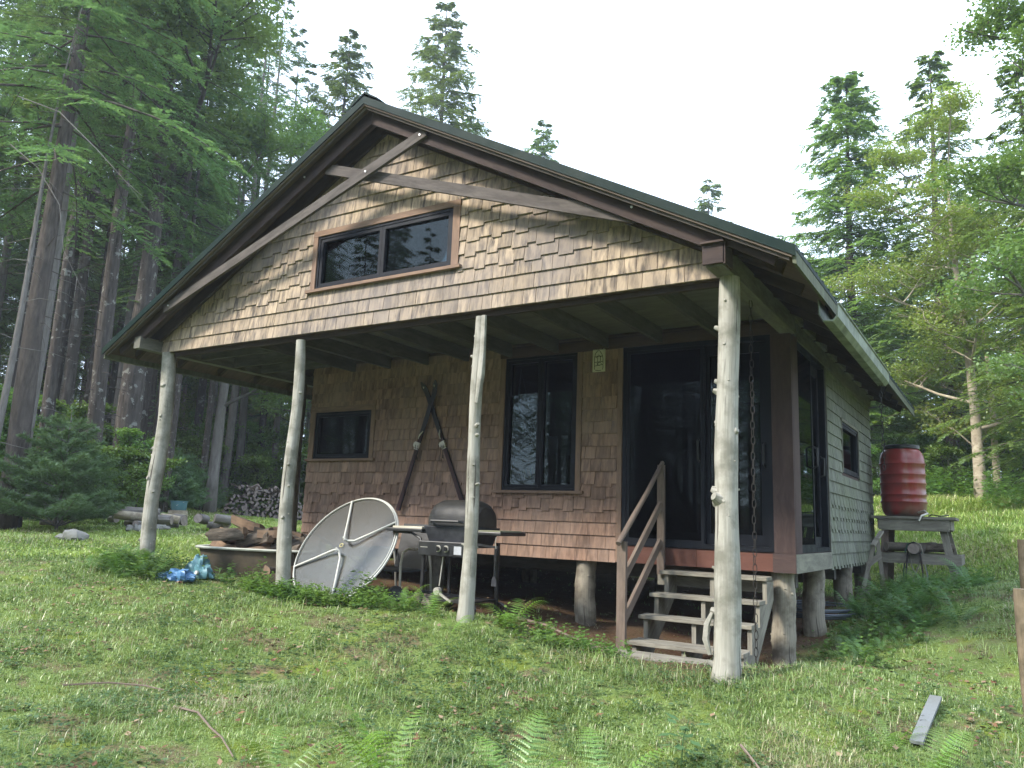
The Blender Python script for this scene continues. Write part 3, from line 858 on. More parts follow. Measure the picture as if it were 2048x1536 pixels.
# ------------------------------------------------------------------ steps with handrail
st = thing('porch_steps', (-.64, 1.3, gz(-.64, 1.3)), 'weathered grey wooden steps with one pole handrail, below the glass door', 'steps')
for i, (y, z) in enumerate(((.90, -.775), (1.15, -.58), (1.40, -.405), (1.65, -.213))):
    mb = MB(); dz = random.Random(i).uniform(-.006, .006)
    mb.box(-1.14, -.14, y, y + .20, z - .034, z); mb.build('tread', M['step'], st, bevel=.004)
    if i in (0, 3):
        mb = MB(); mb.box(-1.13, -.15, y + .205, y + .235, z - .034, z + .004 * (i == 0)); mb.build('tread', M['step'], st, bevel=.004)
for x0, x1 in ((-1.10, -1.062), (-.66, -.622), (-.185, -.147)):
    P = [(.93, -1.0), (.93, -.812), (1.18, -.812), (1.18, -.617), (1.43, -.617), (1.43, -.442), (1.68, -.442), (1.68, -.25), (1.91, -.25), (1.91, -.42), (1.2, -1.02)]
    mb = MB(); mb.prism(P, x0, x1, 'x'); mb.build('stringer', M['step'], st)
mb = MB(); mb.box(-1.24, -.16, 1.86, 1.885, -.36, -.25); mb.build('hanger_board', M['step'], st)
hr = MB(); hr.box(-1.232, -1.15, .885, .925, -.99, .055); hr.build('newel_post', M['rail'], st)
hr = MB(); hr.box(-1.225, -1.155, 1.80, 1.838, -.26, .80); hr.build('handrail_post', M['rail'], st)
hr = MB(); hr.tube([(-1.19, .82, .035), (-1.188, 1.1, .25), (-1.192, 1.45, .50), (-1.19, 1.85, .825)], [.024, .025, .023, .021], 12, True, .06, 3); hr.build('handrail', M['rail'], st, smooth=True)
hr = MB(); hr.bar((-1.19, .927, -.27), (-1.19, 1.80, .41), .07, .03); hr.build('mid_rail', M['rail'], st)
hr = MB(); hr.bar((-1.19, .927, -.63), (-1.19, 1.80, .05), .08, .03); hr.build('lower_rail', M['rail'], st)
mb = MB(); mb.obox((-.70, .62, gz(-.7, .62) + .012), (.72, 0, 0), (0, .13, .01), (0, -.002, .022))
o = single(mb.build('ground_plank', M['step'])); tag(o, 'flat mossy plank on the ground in front of the bottom step', 'plank')

def chain(name, p, length, pitch, w, r, label, seed=1, rot0=0.0):
    rs = random.Random(seed); mb = MB(); z = p[2]; k = 0
    while z > p[2] - length:
        a = rot0 + (k % 2) * PI / 2 + rs.uniform(-.25, .25)
        cx, cy = p[0] + rs.uniform(-.003, .003), p[1] + rs.uniform(-.003, .003)
        h = pitch * .62; pts = []
        for i in range(11):
            t = 2 * PI * i / 10
            u = math.cos(t) * w; v = math.sin(t) * h
            pts.append((cx + u * math.cos(a), cy + u * math.sin(a), z - h + v))
        mb.tube(pts, r, 5, False); z -= pitch; k += 1
    o = single(mb.build(name, M['iron'], smooth=True)); tag(o, label, 'chain', None); return o
chain('rain_chain', (.02, .68, 2.05), 2.86, .062, .015, .0032, 'long rusty chain hanging beside the knotty post near the steps', 2, .6)
chain('rain_chain', (.61, 3.64, 1.86), .95, .065, .014, .0036, 'short dark chain hanging from the rear end of the gutter', 5)

# ------------------------------------------------------------------ sign on the wall
sg_ = thing('wall_sign', (-1.93, YW - .03, 1.80), 'small pale board with an ink drawing of a snowshoe, beside the door', 'sign')
mb = MB(); mb.box(-2.008, -1.862, YW - .034, YW - .022, 1.812, 2.062)
mb.build('board', plain('pale_sign_board', (.62, .59, .46), .8, .12, 14, .2, dirt=(.22, .2, .14), dirt_amt=.6), sg_)
mb = MB(); ys_ = YW - .0355
def ink(pts, r=.0032):
    mb.tube([(-1.935 + a, ys_, 1.937 + b) for a, b in pts], r, 5)
ink([(-.05, -.10), (-.052, .02), (-.04, .075), (-.015, .105), (.01, .105), (.035, .07), (.05, .02), (.052, -.08), (.045, -.105)])
ink([(-.04, -.105), (.0, -.115), (.03, -.11)]); ink([(-.05, .04), (.05, .045)]); ink([(-.05, -.02), (.052, -.015)])
ink([(-.03, .03), (0, .06), (.03, .035)]); ink([(-.048, -.06), (.05, -.05)]); ink([(-.012, .04), (-.012, -.06)]); ink([(.02, .04), (.02, -.01)])
ink([(.01, -.02), (.035, -.04), (.01, -.06), (-.02, -.04), (.01, -.02)])
mb.build('drawing', plain('dark_ink', (.03, .03, .025), .8), sg_)

# ------------------------------------------------------------------ skis
M['ski'] = plain('dark_ski', (.014, .013, .02), .45, .3, 5, .4)
M['skired'] = plain('maroon_ski_side', (.035, .012, .014), .5, .3, 5, .4)
M['silver'] = plain('worn_silver', (.5, .48, .42), .4, .2, 30, .5, metal=.5)
M['strap'] = plain('dark_strap', (.03, .022, .018), .8)
def ski(top, bot, y, label, hidden=False):
    t = Vector((top[0], y, top[1])); b = Vector((bot[0], y, bot[1])); d = (b - t); L = d.length; d.normalize()
    sd = Vector((-d.z, 0, d.x))
    r = thing('ski', b, label, 'ski', 'crossed skis on the front wall')
    m = MB(); n = 30; out = Vector((0, -1, 0))
    th = .012
    for i in range(n + 1):
        q = i / n; s_ = q * L
        if q < .045: w = .030 * math.sqrt(max(.02, 1 - (1 - q / .045) ** 2)) + .004
        elif q < .12: w = .030 + .002 * (q - .045) / .075
        else: w = .032 - .005 * math.sin((q - .12) / .88 * PI)
        lift = -.055 * max(0, 1 - q / .13) ** 2 + .012 * math.sin(q * PI)
        c = t + d * s_ + out * (.012 - lift * -1 if False else .012 + max(0, -lift))
        for sx, oy in ((-1, 0), (1, 0), (1, th), (-1, th)):
            m.v.append(c + sd * w * sx + out * oy)
    for i in range(n):
        for k in range(4):
            k2 = (k + 1) % 4
            m.face((i * 4 + k, i * 4 + k2, i * 4 + 4 + k2, i * 4 + 4 + k), [(0, i / n), (.07, i / n), (.07, (i + 1) / n), (0, (i + 1) / n)])
    m.face((3, 2, 1, 0), [(0, 0)] * 4); m.face((n * 4, n * 4 + 1, n * 4 + 2, n * 4 + 3), [(0, 0)] * 4)
    m.build('board', M['ski'], r)
    m = MB(); c0 = t + d * L * .62
    m.obox(c0 + d * .14 + out * .031, d * L * .30, sd * .022, out * .0012); m.build('maroon_inlay', M['skired'], r)
    m = MB(); c = t + d * L * .50 + out * .038
    m.obox(c, d * .035, sd * .036, out * .012); m.obox(c - d * .0 + out * .016, d * .022, sd * .042, out * .005)
    m.obox(c + d * .05 + out * -.004, d * .008, sd * .03, out * .006); m.build('binding', M['silver'], r)
    m = MB(); c2 = t + d * L * .42 + out * .034
    m.tube([c2 + sd * .02 - d * .05, c2 + out * .02, c2 - sd * .012 + d * .06, c2 + out * .018 + d * .03, c2 + sd * .02 - d * .05], .005, 6); m.build('heel_spring', M['silver'], r)
    for k, (ox, ln) in enumerate(((-.01, .20), (.022, .17))):
        m = MB(); a = c + sd * ox + out * .02
        m.tube([a, a + Vector((.006, -.008, -.06)), a + Vector((-.014 + k * .02, -.006, -ln)), a + Vector((.02, -.01, -ln - .012)), a + Vector((.018, -.012, -ln + .03))], .0042, 6); m.build('strap', M['strap'], r)
    m = MB(); e = t + d * .075 + out * .062
    m.prism([(e.x - .008, e.z + .014), (e.x + .010, e.z + .010), (e.x, e.z - .014)], e.y - .004, e.y + .004); m.build('tip_mark', M['silver'], r)
ski((-4.31, 1.835), (-3.60, .30), YW - .03, 'ski with its tip crossing to the left, its tail behind the grill')
ski((-4.066, 1.845), (-4.575, .28), YW - .062, 'ski with its tip crossing to the right, its tail above the round table top')

# ------------------------------------------------------------------ leaning round table top
n_ = Vector((0, -.842, .54)); C_ = Vector((-4.39, .80, -.165)); u_ = Vector((1, 0, 0)); v_ = n_.cross(u_); R_ = .655
if v_.z < 0: v_ = -v_
tt = thing('round_table_top', tuple(C_ - v_ * R_), 'round frosted glass patio table top with white spokes, leaning on its edge', 'table top')
def ring(mb, rad, r, off, n=72, k=8):
    mb.tube([C_ + u_ * rad * math.cos(2 * PI * i / n) + v_ * rad * math.sin(2 * PI * i / n) + n_ * off for i in range(n + 1)], r, k, False)
M['whitetube'] = plain('white_painted_tube', (.48, .48, .44), .5, .06, 9, .5, dirt=(.4, .4, .33), dirt_amt=.4)
mb = MB(); ring(mb, R_, .0125, 0); mb.build('rim', M['whitetube'], tt, smooth=True)
mb = MB(); ring(mb, R_ - .012, .006, .02); mb.build('inner_rim', M['whitetube'], tt, smooth=True)
s = NT('frosted_glass'); tc = s.n('ShaderNodeTexCoord')
nf = s.noise(tc.outputs['Object'], 90, 2); nb = s.noise(tc.outputs['Object'], 2.6, 4)
d = s.n('ShaderNodeBsdfDiffuse'); d.inputs[0].default_value = (.105, .10, .09, 1)
t1 = s.n('ShaderNodeBsdfTranslucent'); t1.inputs[0].default_value = (.26, .26, .23, 1)
tp = s.n('ShaderNodeBsdfTransparent'); tp.inputs[0].default_value = (.8, .8, .76, 1)
gl = s.n('ShaderNodeBsdfGlossy', Roughness=.22); gl.inputs[0].default_value = (.9, .95, .95, 1)
bp = s.n('ShaderNodeBump', Strength=.5, Distance=.002); s.l(nf, bp.inputs['Height']); s.l(bp.outputs[0], gl.inputs['Normal'])
m1 = s.n('ShaderNodeMixShader'); m1.inputs[0].default_value = .45; s.l(d.outputs[0], m1.inputs[1]); s.l(t1.outputs[0], m1.inputs[2])
m2 = s.n('ShaderNodeMixShader'); s.l(s.rng(nb, .35, .65, .36, .58), m2.inputs[0]); s.l(m1.outputs[0], m2.inputs[1]); s.l(tp.outputs[0], m2.inputs[2])
m3 = s.n('ShaderNodeMixShader'); m3.inputs[0].default_value = .09; s.l(m2.outputs[0], m3.inputs[1]); s.l(gl.outputs[0], m3.inputs[2])
s.l(m3.outputs[0], s.out.inputs['Surface'])
mb = MB(); n = 64
for off in (-.003, .003):
    for i in range(n): mb.v.append(C_ + u_ * (R_ - .008) * math.cos(2 * PI * i / n) + v_ * (R_ - .008) * math.sin(2 * PI * i / n) + n_ * off)
mb.face(list(range(n)), [(0, 0)] * n); mb.face(list(range(n, 2 * n))[::-1], [(0, 0)] * n)
for i in range(n): mb.face((i, i + n, (i + 1) % n + n, (i + 1) % n), [(0, 0)] * 4)
mb.build('glass', s.m, tt)
for a, bnd in ((33, .25), (112, -.2), (205, .25), (287, -.15)):
    a = math.radians(a); dr = u_ * math.cos(a) + v_ * math.sin(a); pr = -u_ * math.sin(a) + v_ * math.cos(a)
    mb = MB(); mb.tube([C_ + dr * R_ * .99 + n_ * .018, C_ + dr * R_ * .55 + n_ * .03, C_ + dr * R_ * .22 + n_ * .045, C_ + dr * R_ * .10 + pr * bnd * .12 + n_ * .07, C_ + dr * R_ * .06 + pr * bnd * .3 + n_ * .10],
                       [.0125, .0125, .0125, .012, .012], 10); mb.build('spoke', M['whitetube'], tt, smooth=True)
mb = MB(); c = C_ - u_ * .06 + v_ * .03 + n_ * .02
mb.tube([c + u_ * .022 * math.cos(t * .63) + v_ * .022 * math.sin(t * .63) for t in range(11)], .004, 6, False); mb.build('umbrella_grommet', plain('yellowed_plastic', (.6, .52, .2), .5), tt)

# ------------------------------------------------------------------ gas grill
GX0, GX1, GY0, GY1 = -3.36, -2.76, .86, 1.32
gg = gz(-3.05, 1.1)
gr = thing('gas_grill', (-3.05, 1.1, gg), 'black gas grill on a wheeled cart with two side shelves, behind the slim post', 'grill')
M['lid'] = plain('charred_black_lid', (.010, .011, .013), .5, .3, 7, .35, dirt=(.06, .055, .042), dirt_amt=.6, dscale=3)
M['cast'] = plain('cast_aluminium_black', (.02, .021, .026), .6, .5, 9, .3, dirt=(.075, .08, .09), dirt_amt=.6, dscale=6)
def lidprof(k):   # profile in y, z
    P = []
    yc = (GY0 + GY1) / 2; ry = (GY1 - GY0) / 2 + .02
    for i in range(13):
        t = PI * i / 12
        P.append((yc - ry * k * math.cos(t) ** 1 * (abs(math.cos(t)) ** -.25 if abs(math.cos(t)) > .05 else 1), .12 + .27 * k * (math.sin(t) ** .75)))
    return P
mb = MB(); xs_ = [GX0 - .005, GX0 + .05, GX0 + .12, GX1 - .12, GX1 - .05, GX1 + .005]; ks = [.72, .90, 1, 1, .90, .72]; n = 13
for x, k in zip(xs_, ks):
    for (y, z) in lidprof(k): mb.v.append(Vector((x, y, z)))
for i in range(5):
    for k in range(n - 1):
        a = i * n + k; mb.face((a, a + n, a + n + 1, a + 1), [(0, 0)] * 4)
mb.face(list(range(n)), [(0, 0)] * n); mb.face(list(range(5 * n, 6 * n))[::-1], [(0, 0)] * n)
lid = mb.build('lid', M['lid'], gr, smooth=True)
mb = MB(); mb.tube([(GX0 + .10, GY0 - .035, .165), (GX0 + .13, GY0 - .075, .17), (GX1 - .13, GY0 - .075, .17), (GX1 - .10, GY0 - .035, .165)], .014, 8); mb.build('handle', M['black'], lid, smooth=True)
mb = MB(); zb_, ztp = -.085, .118
Pt = [(GX0 - .01, GY0 - .02), (GX1 + .01, GY0 - .02), (GX1 + .01, GY1 + .02), (GX0 - .01, GY1 + .02)]
Pb = [(GX0 + .05, GY0 + .04), (GX1 - .05, GY0 + .04), (GX1 - .05, GY1 - .04), (GX0 + .05, GY1 - .04)]
mb.v += [Vector((*p, zb_)) for p in Pb] + [Vector((*p, ztp)) for p in Pt]
for f in ((0, 1, 5, 4), (1, 2, 6, 5), (2, 3, 7, 6), (3, 0, 4, 7), (3, 2, 1, 0), (4, 5, 6, 7)): mb.face(f, [(0, 0)] * 4)
mb.build('firebox', M['cast'], gr, bevel=.01)
mb = MB(); mb.box(GX0 - .03, GX1 + .03, GY0 - .06, GY0 + .03, -.175, -.03); cp = mb.build('control_panel', M['black'], gr, bevel=.008)
for x in (GX0 + .23, GX0 + .325):
    mb = MB(); mb.tube([(x, GY0 - .061, -.10), (x, GY0 - .072, -.10)], .033, 18); mb.build('knob_ring', M['silver'], cp)
    mb = MB(); mb.tube([(x, GY0 - .070, -.10), (x, GY0 - .095, -.10)], .024, 16); mb.box(x - .006, x + .006, GY0 - .102, GY0 - .09, -.124, -.076); mb.build('knob', M['black'], cp)
mb = MB(); mb.box(GX0 + .0, GX0 + .09, GY0 - .0625, GY0 - .061, -.095, -.089); mb.build('badge', M['silver'], cp)
mb = MB(); mb.box(GX0 + .42, GX0 + .51, GY0 - .0625, GY0 - .061, -.15, -.07); mb.build('sticker', plain('grey_sticker', (.35, .36, .38), .5, .3, 60), cp)
for x0, x1, nm in ((-3.86, GX0 - .02, 'left'), (GX1 + .02, -2.42, 'right')):
    mb = MB(); mb.box(x0, x1, GY0 - .03, GY1 - .02, .05, .085); mb.build('side_shelf', M['black'], gr, bevel=.008)
mb = MB(); mb.box(-3.80, GX0 - .05, GY0 + .01, GY1 - .06, .0855, .105)
mb.build('shelf_top', plain('pale_shelf_top', (.55, .52, .42), .6, .1, 10, .3, dirt=(.3, .28, .2), dirt_amt=.5), gr)
mb = MB(); mb.box(GX1 + .05, -2.45, GY0 + .01, GY1 - .06, .0855, .098)
mb.build('shelf_top', plain('mossy_shelf_top', (.20, .20, .14), .8, .2, 10, .2, dirt=(.1, .12, .05), dirt_amt=.7), gr)
for x, y in ((GX0 + .0, GY0 + .0), (GX1 - .0, GY0 + .0), (GX0 + .0, GY1), (GX1 - .0, GY1)):
    g1_ = gz(x, y) + (.0 if x < -3 else .03); mb = MB(); mb.box(x - .015, x + .015, y - .015, y + .015, g1_, -.03); mb.build('leg', M['black'], gr)
for y in (GY0, GY1):
    mb = MB(); mb.tube([(-3.80, y + .03, .045), (-3.56, y + .03, .04), (-3.44, y + .03, -.01), (-3.375, y + .02, -.12)], .013, 8); mb.build('shelf_bracket', M['black'], gr, smooth=True)
mb = MB(); mb.box(GX0, GX1, GY0 + .02, GY1 - .02, gg + .13, gg + .145); mb.bar((GX0, GY0, gg + .14), (GX1, GY0, gg + .14), .035, .015); mb.build('bottom_shelf', M['black'], gr)
mb = MB(); mb.bar((GX0 + .0, GY0 + .02, gg + .2), (GX1, GY1, gg + .12), .03, .015); mb.build('cross_brace', M['black'], gr)
for y in (GY0 - .06, GY1 + .03):
    mb = MB(); c = Vector((GX1 + .03, y, gz(GX1, y) + .078))
    mb.tube([c + Vector((.068 * math.cos(t * PI / 12), 0, .068 * math.sin(t * PI / 12))) for t in range(25)], .014, 8, False)
    for t in range(5): mb.bar(c, c + Vector((.06 * math.cos(t * 1.257), 0, .06 * math.sin(t * 1.257))), .012, .012, up=(0, 1, 0))
    mb.tube([c + Vector((0, -.015, 0)), c + Vector((0, .03, 0))], .016, 10); mb.build('wheel', M['black'], gr, smooth=True)
mb = MB(); mb.tube([(GX0 + .21, GY0 + .05, -.17), (GX0 + .20, GY0 + .04, -.35), (GX0 + .195, GY0 + .03, gg + .27)], .007, 6); mb.build('gas_hose', M['silver'], gr)
mb = MB(); c = Vector((GX0 + .195, GY0 - .0, gg + .22)); mb.tube([c - Vector((0, .02, 0)), c + Vector((0, .03, 0))], .036, 16); mb.build('regulator', M['silver'], gr)
mb = MB(); mb.bar((GX0 + .24, GY0 - .02, gg + .20), (GX0 + .38, GY0 - .02, gg + .13), .02, .02); mb.build('valve', M['silver'], gr)
mb = MB(); mb.bar((GX1 + .02, GY0 - .03, -.035), (-2.45, GY0 - .02, -.06), .022, .014); mb.build('tool_rail', M['black'], gr)
# spatula
sp = thing('grill_spatula', (-2.47, .84, -.42), 'long-handled black spatula hanging from the right shelf of the grill', 'spatula')
mb = MB(); mb.tube([(-2.47, .83, .04), (-2.472, .825, -.03), (-2.465, .83, -.075)], .003, 5); mb.build('hanging_loop', M['silver'], sp)
mb = MB(); mb.tube([(-2.47, .83, -.07), (-2.47, .83, -.19)], .013, 8); mb.tube([(-2.47, .83, -.19), (-2.476, .83, -.33)], .008, 6); mb.build('handle', M['black'], sp, smooth=True)
mb = MB(); mb.prism([(-2.488, -.33), (-2.464, -.33), (-2.452, -.36), (-2.446, -.42), (-2.506, -.42), (-2.50, -.36)], .827, .832); mb.build('blade', M['cast'], sp)

# dark tarp and wheel under the grill
def lump(mb, c, rx, ry, rz_, seed, n=18, m=10, amp=.25, flat=True):
    rs = random.Random(seed); ph = [(rs.uniform(1, 5), rs.uniform(1, 5), rs.uniform(0, 6)) for _ in range(6)]
    b = len(mb.v); c = Vector(c)
    for j in range(m + 1):
        th = PI * j / m
        for i in range(n):
            t = 2 * PI * i / n; d = Vector((math.sin(th) * math.cos(t), math.sin(th) * math.sin(t), math.cos(th)))
            k = 1 + amp * sum(math.sin(a * d.x * 2 + b_ * d.y * 2 + p + d.z * 3 * (q % 2)) for q, (a, b_, p) in enumerate(ph)) / 3 + amp * .25 * rs.uniform(-1, 1)
            z = d.z * rz_ * k
            if flat and z < -rz_ * .5: z = -rz_ * .5
            mb.v.append(c + Vector((d.x * rx * k, d.y * ry * k, z)))
    for j in range(m):
        for i in range(n):
            i2 = (i + 1) % n
            mb.face((b + j * n + i, b + (j + 1) * n + i, b + (j + 1) * n + i2, b + j * n + i2), [(i / n, j / m), (i / n, (j + 1) / m), ((i + 1) / n, (j + 1) / m), ((i + 1) / n, j / m)])
tp_ = thing('crumpled_tarp', (-3.5, .98, gz(-3.5, .98)), 'crumpled dark tarp on the bare soil under the grill', 'tarp')
mb = MB(); lump(mb, (-3.42, 1.04, gz(-3.4, 1.0) + .05), .30, .20, .08, 4, 30, 14, .45); mb.build('cloth', plain('dusty_tarp', (.06, .055, .045), .8, .4, 6, .2, dirt=(.16, .14, .10), dirt_amt=.7, dscale=5), tp_)
wh = thing('small_wheel', (-3.74, .93, gz(-3.74, .93)), 'small loose black wheel beside the tarp under the grill', 'wheel')
mb = MB(); c = Vector((-3.76, .93, gz(-3.76, .93) + .08)); ax = Vector((.5, -.85, .1)).normalized(); q = ax.orthogonal().normalized(); q2 = ax.cross(q)
mb.tube([c + (q * math.cos(t * PI / 10) + q2 * math.sin(t * PI / 10)) * .065 for t in range(21)], .02, 8, False); mb.build('tyre', M['black'], wh, smooth=True)
mb = MB(); mb.tube([c - ax * .012, c + ax * .012], .052, 16); mb.build('hub', M['cast'], wh)

# white patio chair behind the table top
ch = thing('patio_chair', (-4.2, 1.45, gz(-4.2, 1.45)), 'white tube patio chair half hidden behind the round table top', 'chair')
for x in (-4.45, -3.93):
    g_ = gz(x, 1.4); mb = MB()
    mb.tube([(x, 1.2, g_), (x, 1.19, -.30), (x, 1.22, -.185), (x, 1.3, -.15), (x, 1.6, -.16), (x, 1.68, -.19), (x, 1.72, -.35), (x, 1.75, g_)], .014, 8); mb.build('arm_frame', M['whitetube'], ch, smooth=True)
mb = MB(); mb.box(-4.43, -3.95, 1.24, 1.68, -.40, -.38); mb.build('seat', plain('dark_sling', (.03, .04, .05), .7), ch)
mb = MB(); mb.bar((-4.19, 1.66, -.39), (-4.19, 1.80, .12), .01, .46, up=(0, 1, 0)); mb.build('backrest', M['black'], ch)

# ------------------------------------------------------------------ bathtub of firewood
tb0 = Vector((-6.16, 1.16, gz(-6.16, 1.16))); TA = math.radians(17)
tub = thing('bathtub', tb0, 'old dark bathtub with a pale rim, heaped with split firewood behind the left posts', 'bathtub')
ta = Vector((math.cos(TA), math.sin(TA), 0)); tbv = Vector((-math.sin(TA), math.cos(TA), 0))
def tubring(mb, hl, hw, z, n=36, p=3.2):
    b = len(mb.v)
    for i in range(n):
        t = 2 * PI * i / n; c, s_ = math.cos(t), math.sin(t)
        mb.v.append(Vector((tb0.x, tb0.y, z)) + ta * hl * math.copysign(abs(c) ** (2 / p), c) + tbv * hw * math.copysign(abs(s_) ** (2 / p), s_)); 
    return b
def bridge(mb, a, b, n=36):
    for i in range(n): mb.face((a + i, a + (i + 1) % n, b + (i + 1) % n, b + i), [(i / n, 0), ((i + 1) / n, 0), ((i + 1) / n, .1), (i / n, .1)])
zr_ = -.265; zbt = tb0.z - .02
mb = MB(); a = tubring(mb, .62, .27, zbt); b = tubring(mb, .70, .33, zbt + .12); c = tubring(mb, .76, .37, zr_ - .005); bridge(mb, a, b); bridge(mb, b, c); mb.face(list(range(a, a + 36))[::-1], [(0, 0)] * 36)
a2 = tubring(mb, .71, .32, zr_ - .005); b2 = tubring(mb, .62, .26, zbt + .1); bridge(mb, c, a2); bridge(mb, a2, b2); mb.face(list(range(b2, b2 + 36)), [(0, 0)] * 36)
mb.build('tub_body', plain('rusty_cast_iron_tub', (.05, .042, .032), .75, .35, 4, .3, dirt=(.13, .10, .065), dirt_amt=.7, dscale=3), tub, smooth=True)
mb = MB(); q = [tubring(mb, *v) for v in ((.765, .375, zr_ - .004), (.80, .41, zr_), (.81, .42, zr_ + .016), (.79, .40, zr_ + .03), (.73, .34, zr_ + .026), (.715, .325, zr_ - .004))]
for i in range(5): bridge(mb, q[i], q[i + 1])
mb.build('rim', plain('pale_enamel', (.50, .52, .47), .4, .1, 5, .5, dirt=(.2, .19, .14), dirt_amt=.5), tub, smooth=True)
M['split'] = wood('split_firewood', (.27, .185, .12), (.18, .12, .08), (.10, .07, .05), 2.0, 24, .6)
M['splitgrey'] = wood('grey_firewood', (.50, .43, .38), (.34, .28, .25), (.10, .08, .07), 2.0, 24, .6)
M['barkwood'] = bark('log_bark', (.045, .038, .03), (.15, .125, .10), (.08, .07, .055), 18, 5, .7)
def split_log(seed, L, r, mats):
    """a wedge of split log: bark on the round side, raw wood on the faces"""
    rs = random.Random(seed); root = MB(); bk = MB(); w0 = rs.uniform(.5, 1.1) * PI / 1.6
    n = 6; sl_ = 5
    def pt(i, t):
        a = -w0 / 2 + w0 * i / n
        k = 1 + .06 * math.sin(t * 5 + i + seed)
        return Vector(((t - .5) * L, r * k * math.cos(a), r * k * math.sin(a)))
    apx = lambda t: Vector(((t - .5) * L, r * .08 * math.sin(t * 7 + seed), .01 * math.cos(t * 5)))
    for j in range(sl_):
        t0, t1 = j / sl_, (j + 1) / sl_
        for i in range(n):
            b = len(bk.v); bk.v += [pt(i, t0), pt(i, t1), pt(i + 1, t1), pt(i + 1, t0)]
            bk.face((b, b + 3, b + 2, b + 1), [(i * .03, t0 * L), (i * .03 + .03, t0 * L), (i * .03 + .03, t1 * L), (i * .03, t1 * L)])
        for i, fl in ((0, 0), (n, 1)):
            b = len(root.v); root.v += [apx(t0), apx(t1), pt(i, t1), pt(i, t0)]
            f = (b, b + 3, b + 2, b + 1) if fl else (b, b + 1, b + 2, b + 3)
            uvd = {b: (0, t0 * L), b + 1: (0, t1 * L), b + 2: (r, t1 * L), b + 3: (r, t0 * L)}
            root.face(f, [uvd[x] for x in f])
    for t in (0, 1):
        b = len(root.v); root.v += [apx(t)] + [pt(i, t) for i in range(n + 1)]
        f = list(range(b, b + n + 2)); root.face(f if t else f[::-1], [(i * .02, 0.01 * i) for i in range(n + 2)])
    me1 = newmesh('split_face', root.v, root.f, root.uv, mats[0]); me2 = newmesh('bark', bk.v, bk.f, bk.uv, mats[1])
    return me1, me2
PROT = [split_log(i, random.Random(i).uniform(.38, .5), random.Random(i + 50).uniform(.07, .11), (M['split'], M['barkwood'])) for i in range(6)]
PROTG = [split_log(i + 20, random.Random(i).uniform(.38, .45), random.Random(i + 50).uniform(.055, .085), (M['splitgrey'], M['barkwood'])) for i in range(6)]
def put_log(protos, k, loc, rot, label, group, name='firewood'):
    a, b = protos[k % len(protos)]
    r = thing(name, loc, label, 'firewood', group); r.rotation_euler = rot
    link('split_face', a, r); link('bark', b, r)
rs = random.Random(5)
for i in range(46):
    t = rs.uniform(-.55, .6); w = rs.uniform(-.2, .22)
    hgt = .0 + .30 * (1 - ((t + .0) / .75) ** 2) * (1 - (w / .4) ** 2)
    lay = i / 46
    p = Vector((tb0.x, tb0.y, zr_ - .10 + (hgt + .10) * lay)) + ta * t + tbv * w
    put_log(PROT, i, p, (rs.uniform(0, 6.28), rs.uniform(-.3, .3), rs.uniform(-.6, .5) + TA), 'split brown firewood heaped in the old bathtub', 'firewood in the bathtub')
for i, (x, y) in enumerate(((-5.22, .58), (-5.38, .66), (-5.05, .62), (-5.15, .75), (-5.45, .5), (-4.95, .5), (-5.3, .45))):
    put_log(PROT, i + 3, (x, y, gz(x, y) + .05 + .03 * (i % 2)), (rs.uniform(0, 6), rs.uniform(-.3, .3), rs.uniform(0, 3)), 'split firewood dropped on the ground in front of the bathtub', 'firewood on the ground by the bathtub')
mb = MB(); mb.tube([(-5.62, 1.55, -.05), (-4.95, 1.75, -.42)], .016, 8)
tag(single(mb.build('iron_bar', M['black'])), 'black iron bar leaning behind the bathtub', 'bar')

# blue things by the left posts
M['blue'] = plain('blue_tarp', (.07, .17, .31), .45, .25, 4, .5, dirt=(.04, .12, .25), dirt_amt=.5)
M['teal'] = plain('teal_plastic', (.08, .19, .23), .5, .25, 6, .4, dirt=(.1, .18, .16), dirt_amt=.5)
for nm, mt, lab, c, r in (('blue_tarp', 'blue', 'bright blue crumpled plastic bundle in the weeds', (-5.80, -.20, -.49), (.21, .13, .08)),
                          ('teal_bucket', 'teal', 'teal plastic container lying in the weeds, behind the blue bundle', (-5.78, .08, -.46), (.15, .10, .09)),
                          ('teal_sack', 'teal', 'faded teal sack standing against the left end of the bathtub', (-6.30, .42, -.36), (.13, .10, .15))):
    r_ = thing(nm, (c[0], c[1], gz(c[0], c[1])), lab, 'tarp' if nm == 'blue_tarp' else 'container')
    m = MB(); lump(m, (c[0], c[1], gz(c[0], c[1]) + r[2] * .6), *r, hash(nm) % 7 + 3 if False else len(nm), 24, 12, .3)
    m.build('folds' if nm != 'teal_bucket' else 'body', M[mt], r_, smooth=(nm != 'blue_tarp'))
    if nm == 'teal_bucket':
        m = MB(); c0 = Vector((c[0] + .04, c[1] - .10, gz(c[0], c[1]) + .07)); m.tube([c0, c0 + Vector((.0, -.02, .004))], .022, 14); m.build('cap', M['whitetube'], r_)

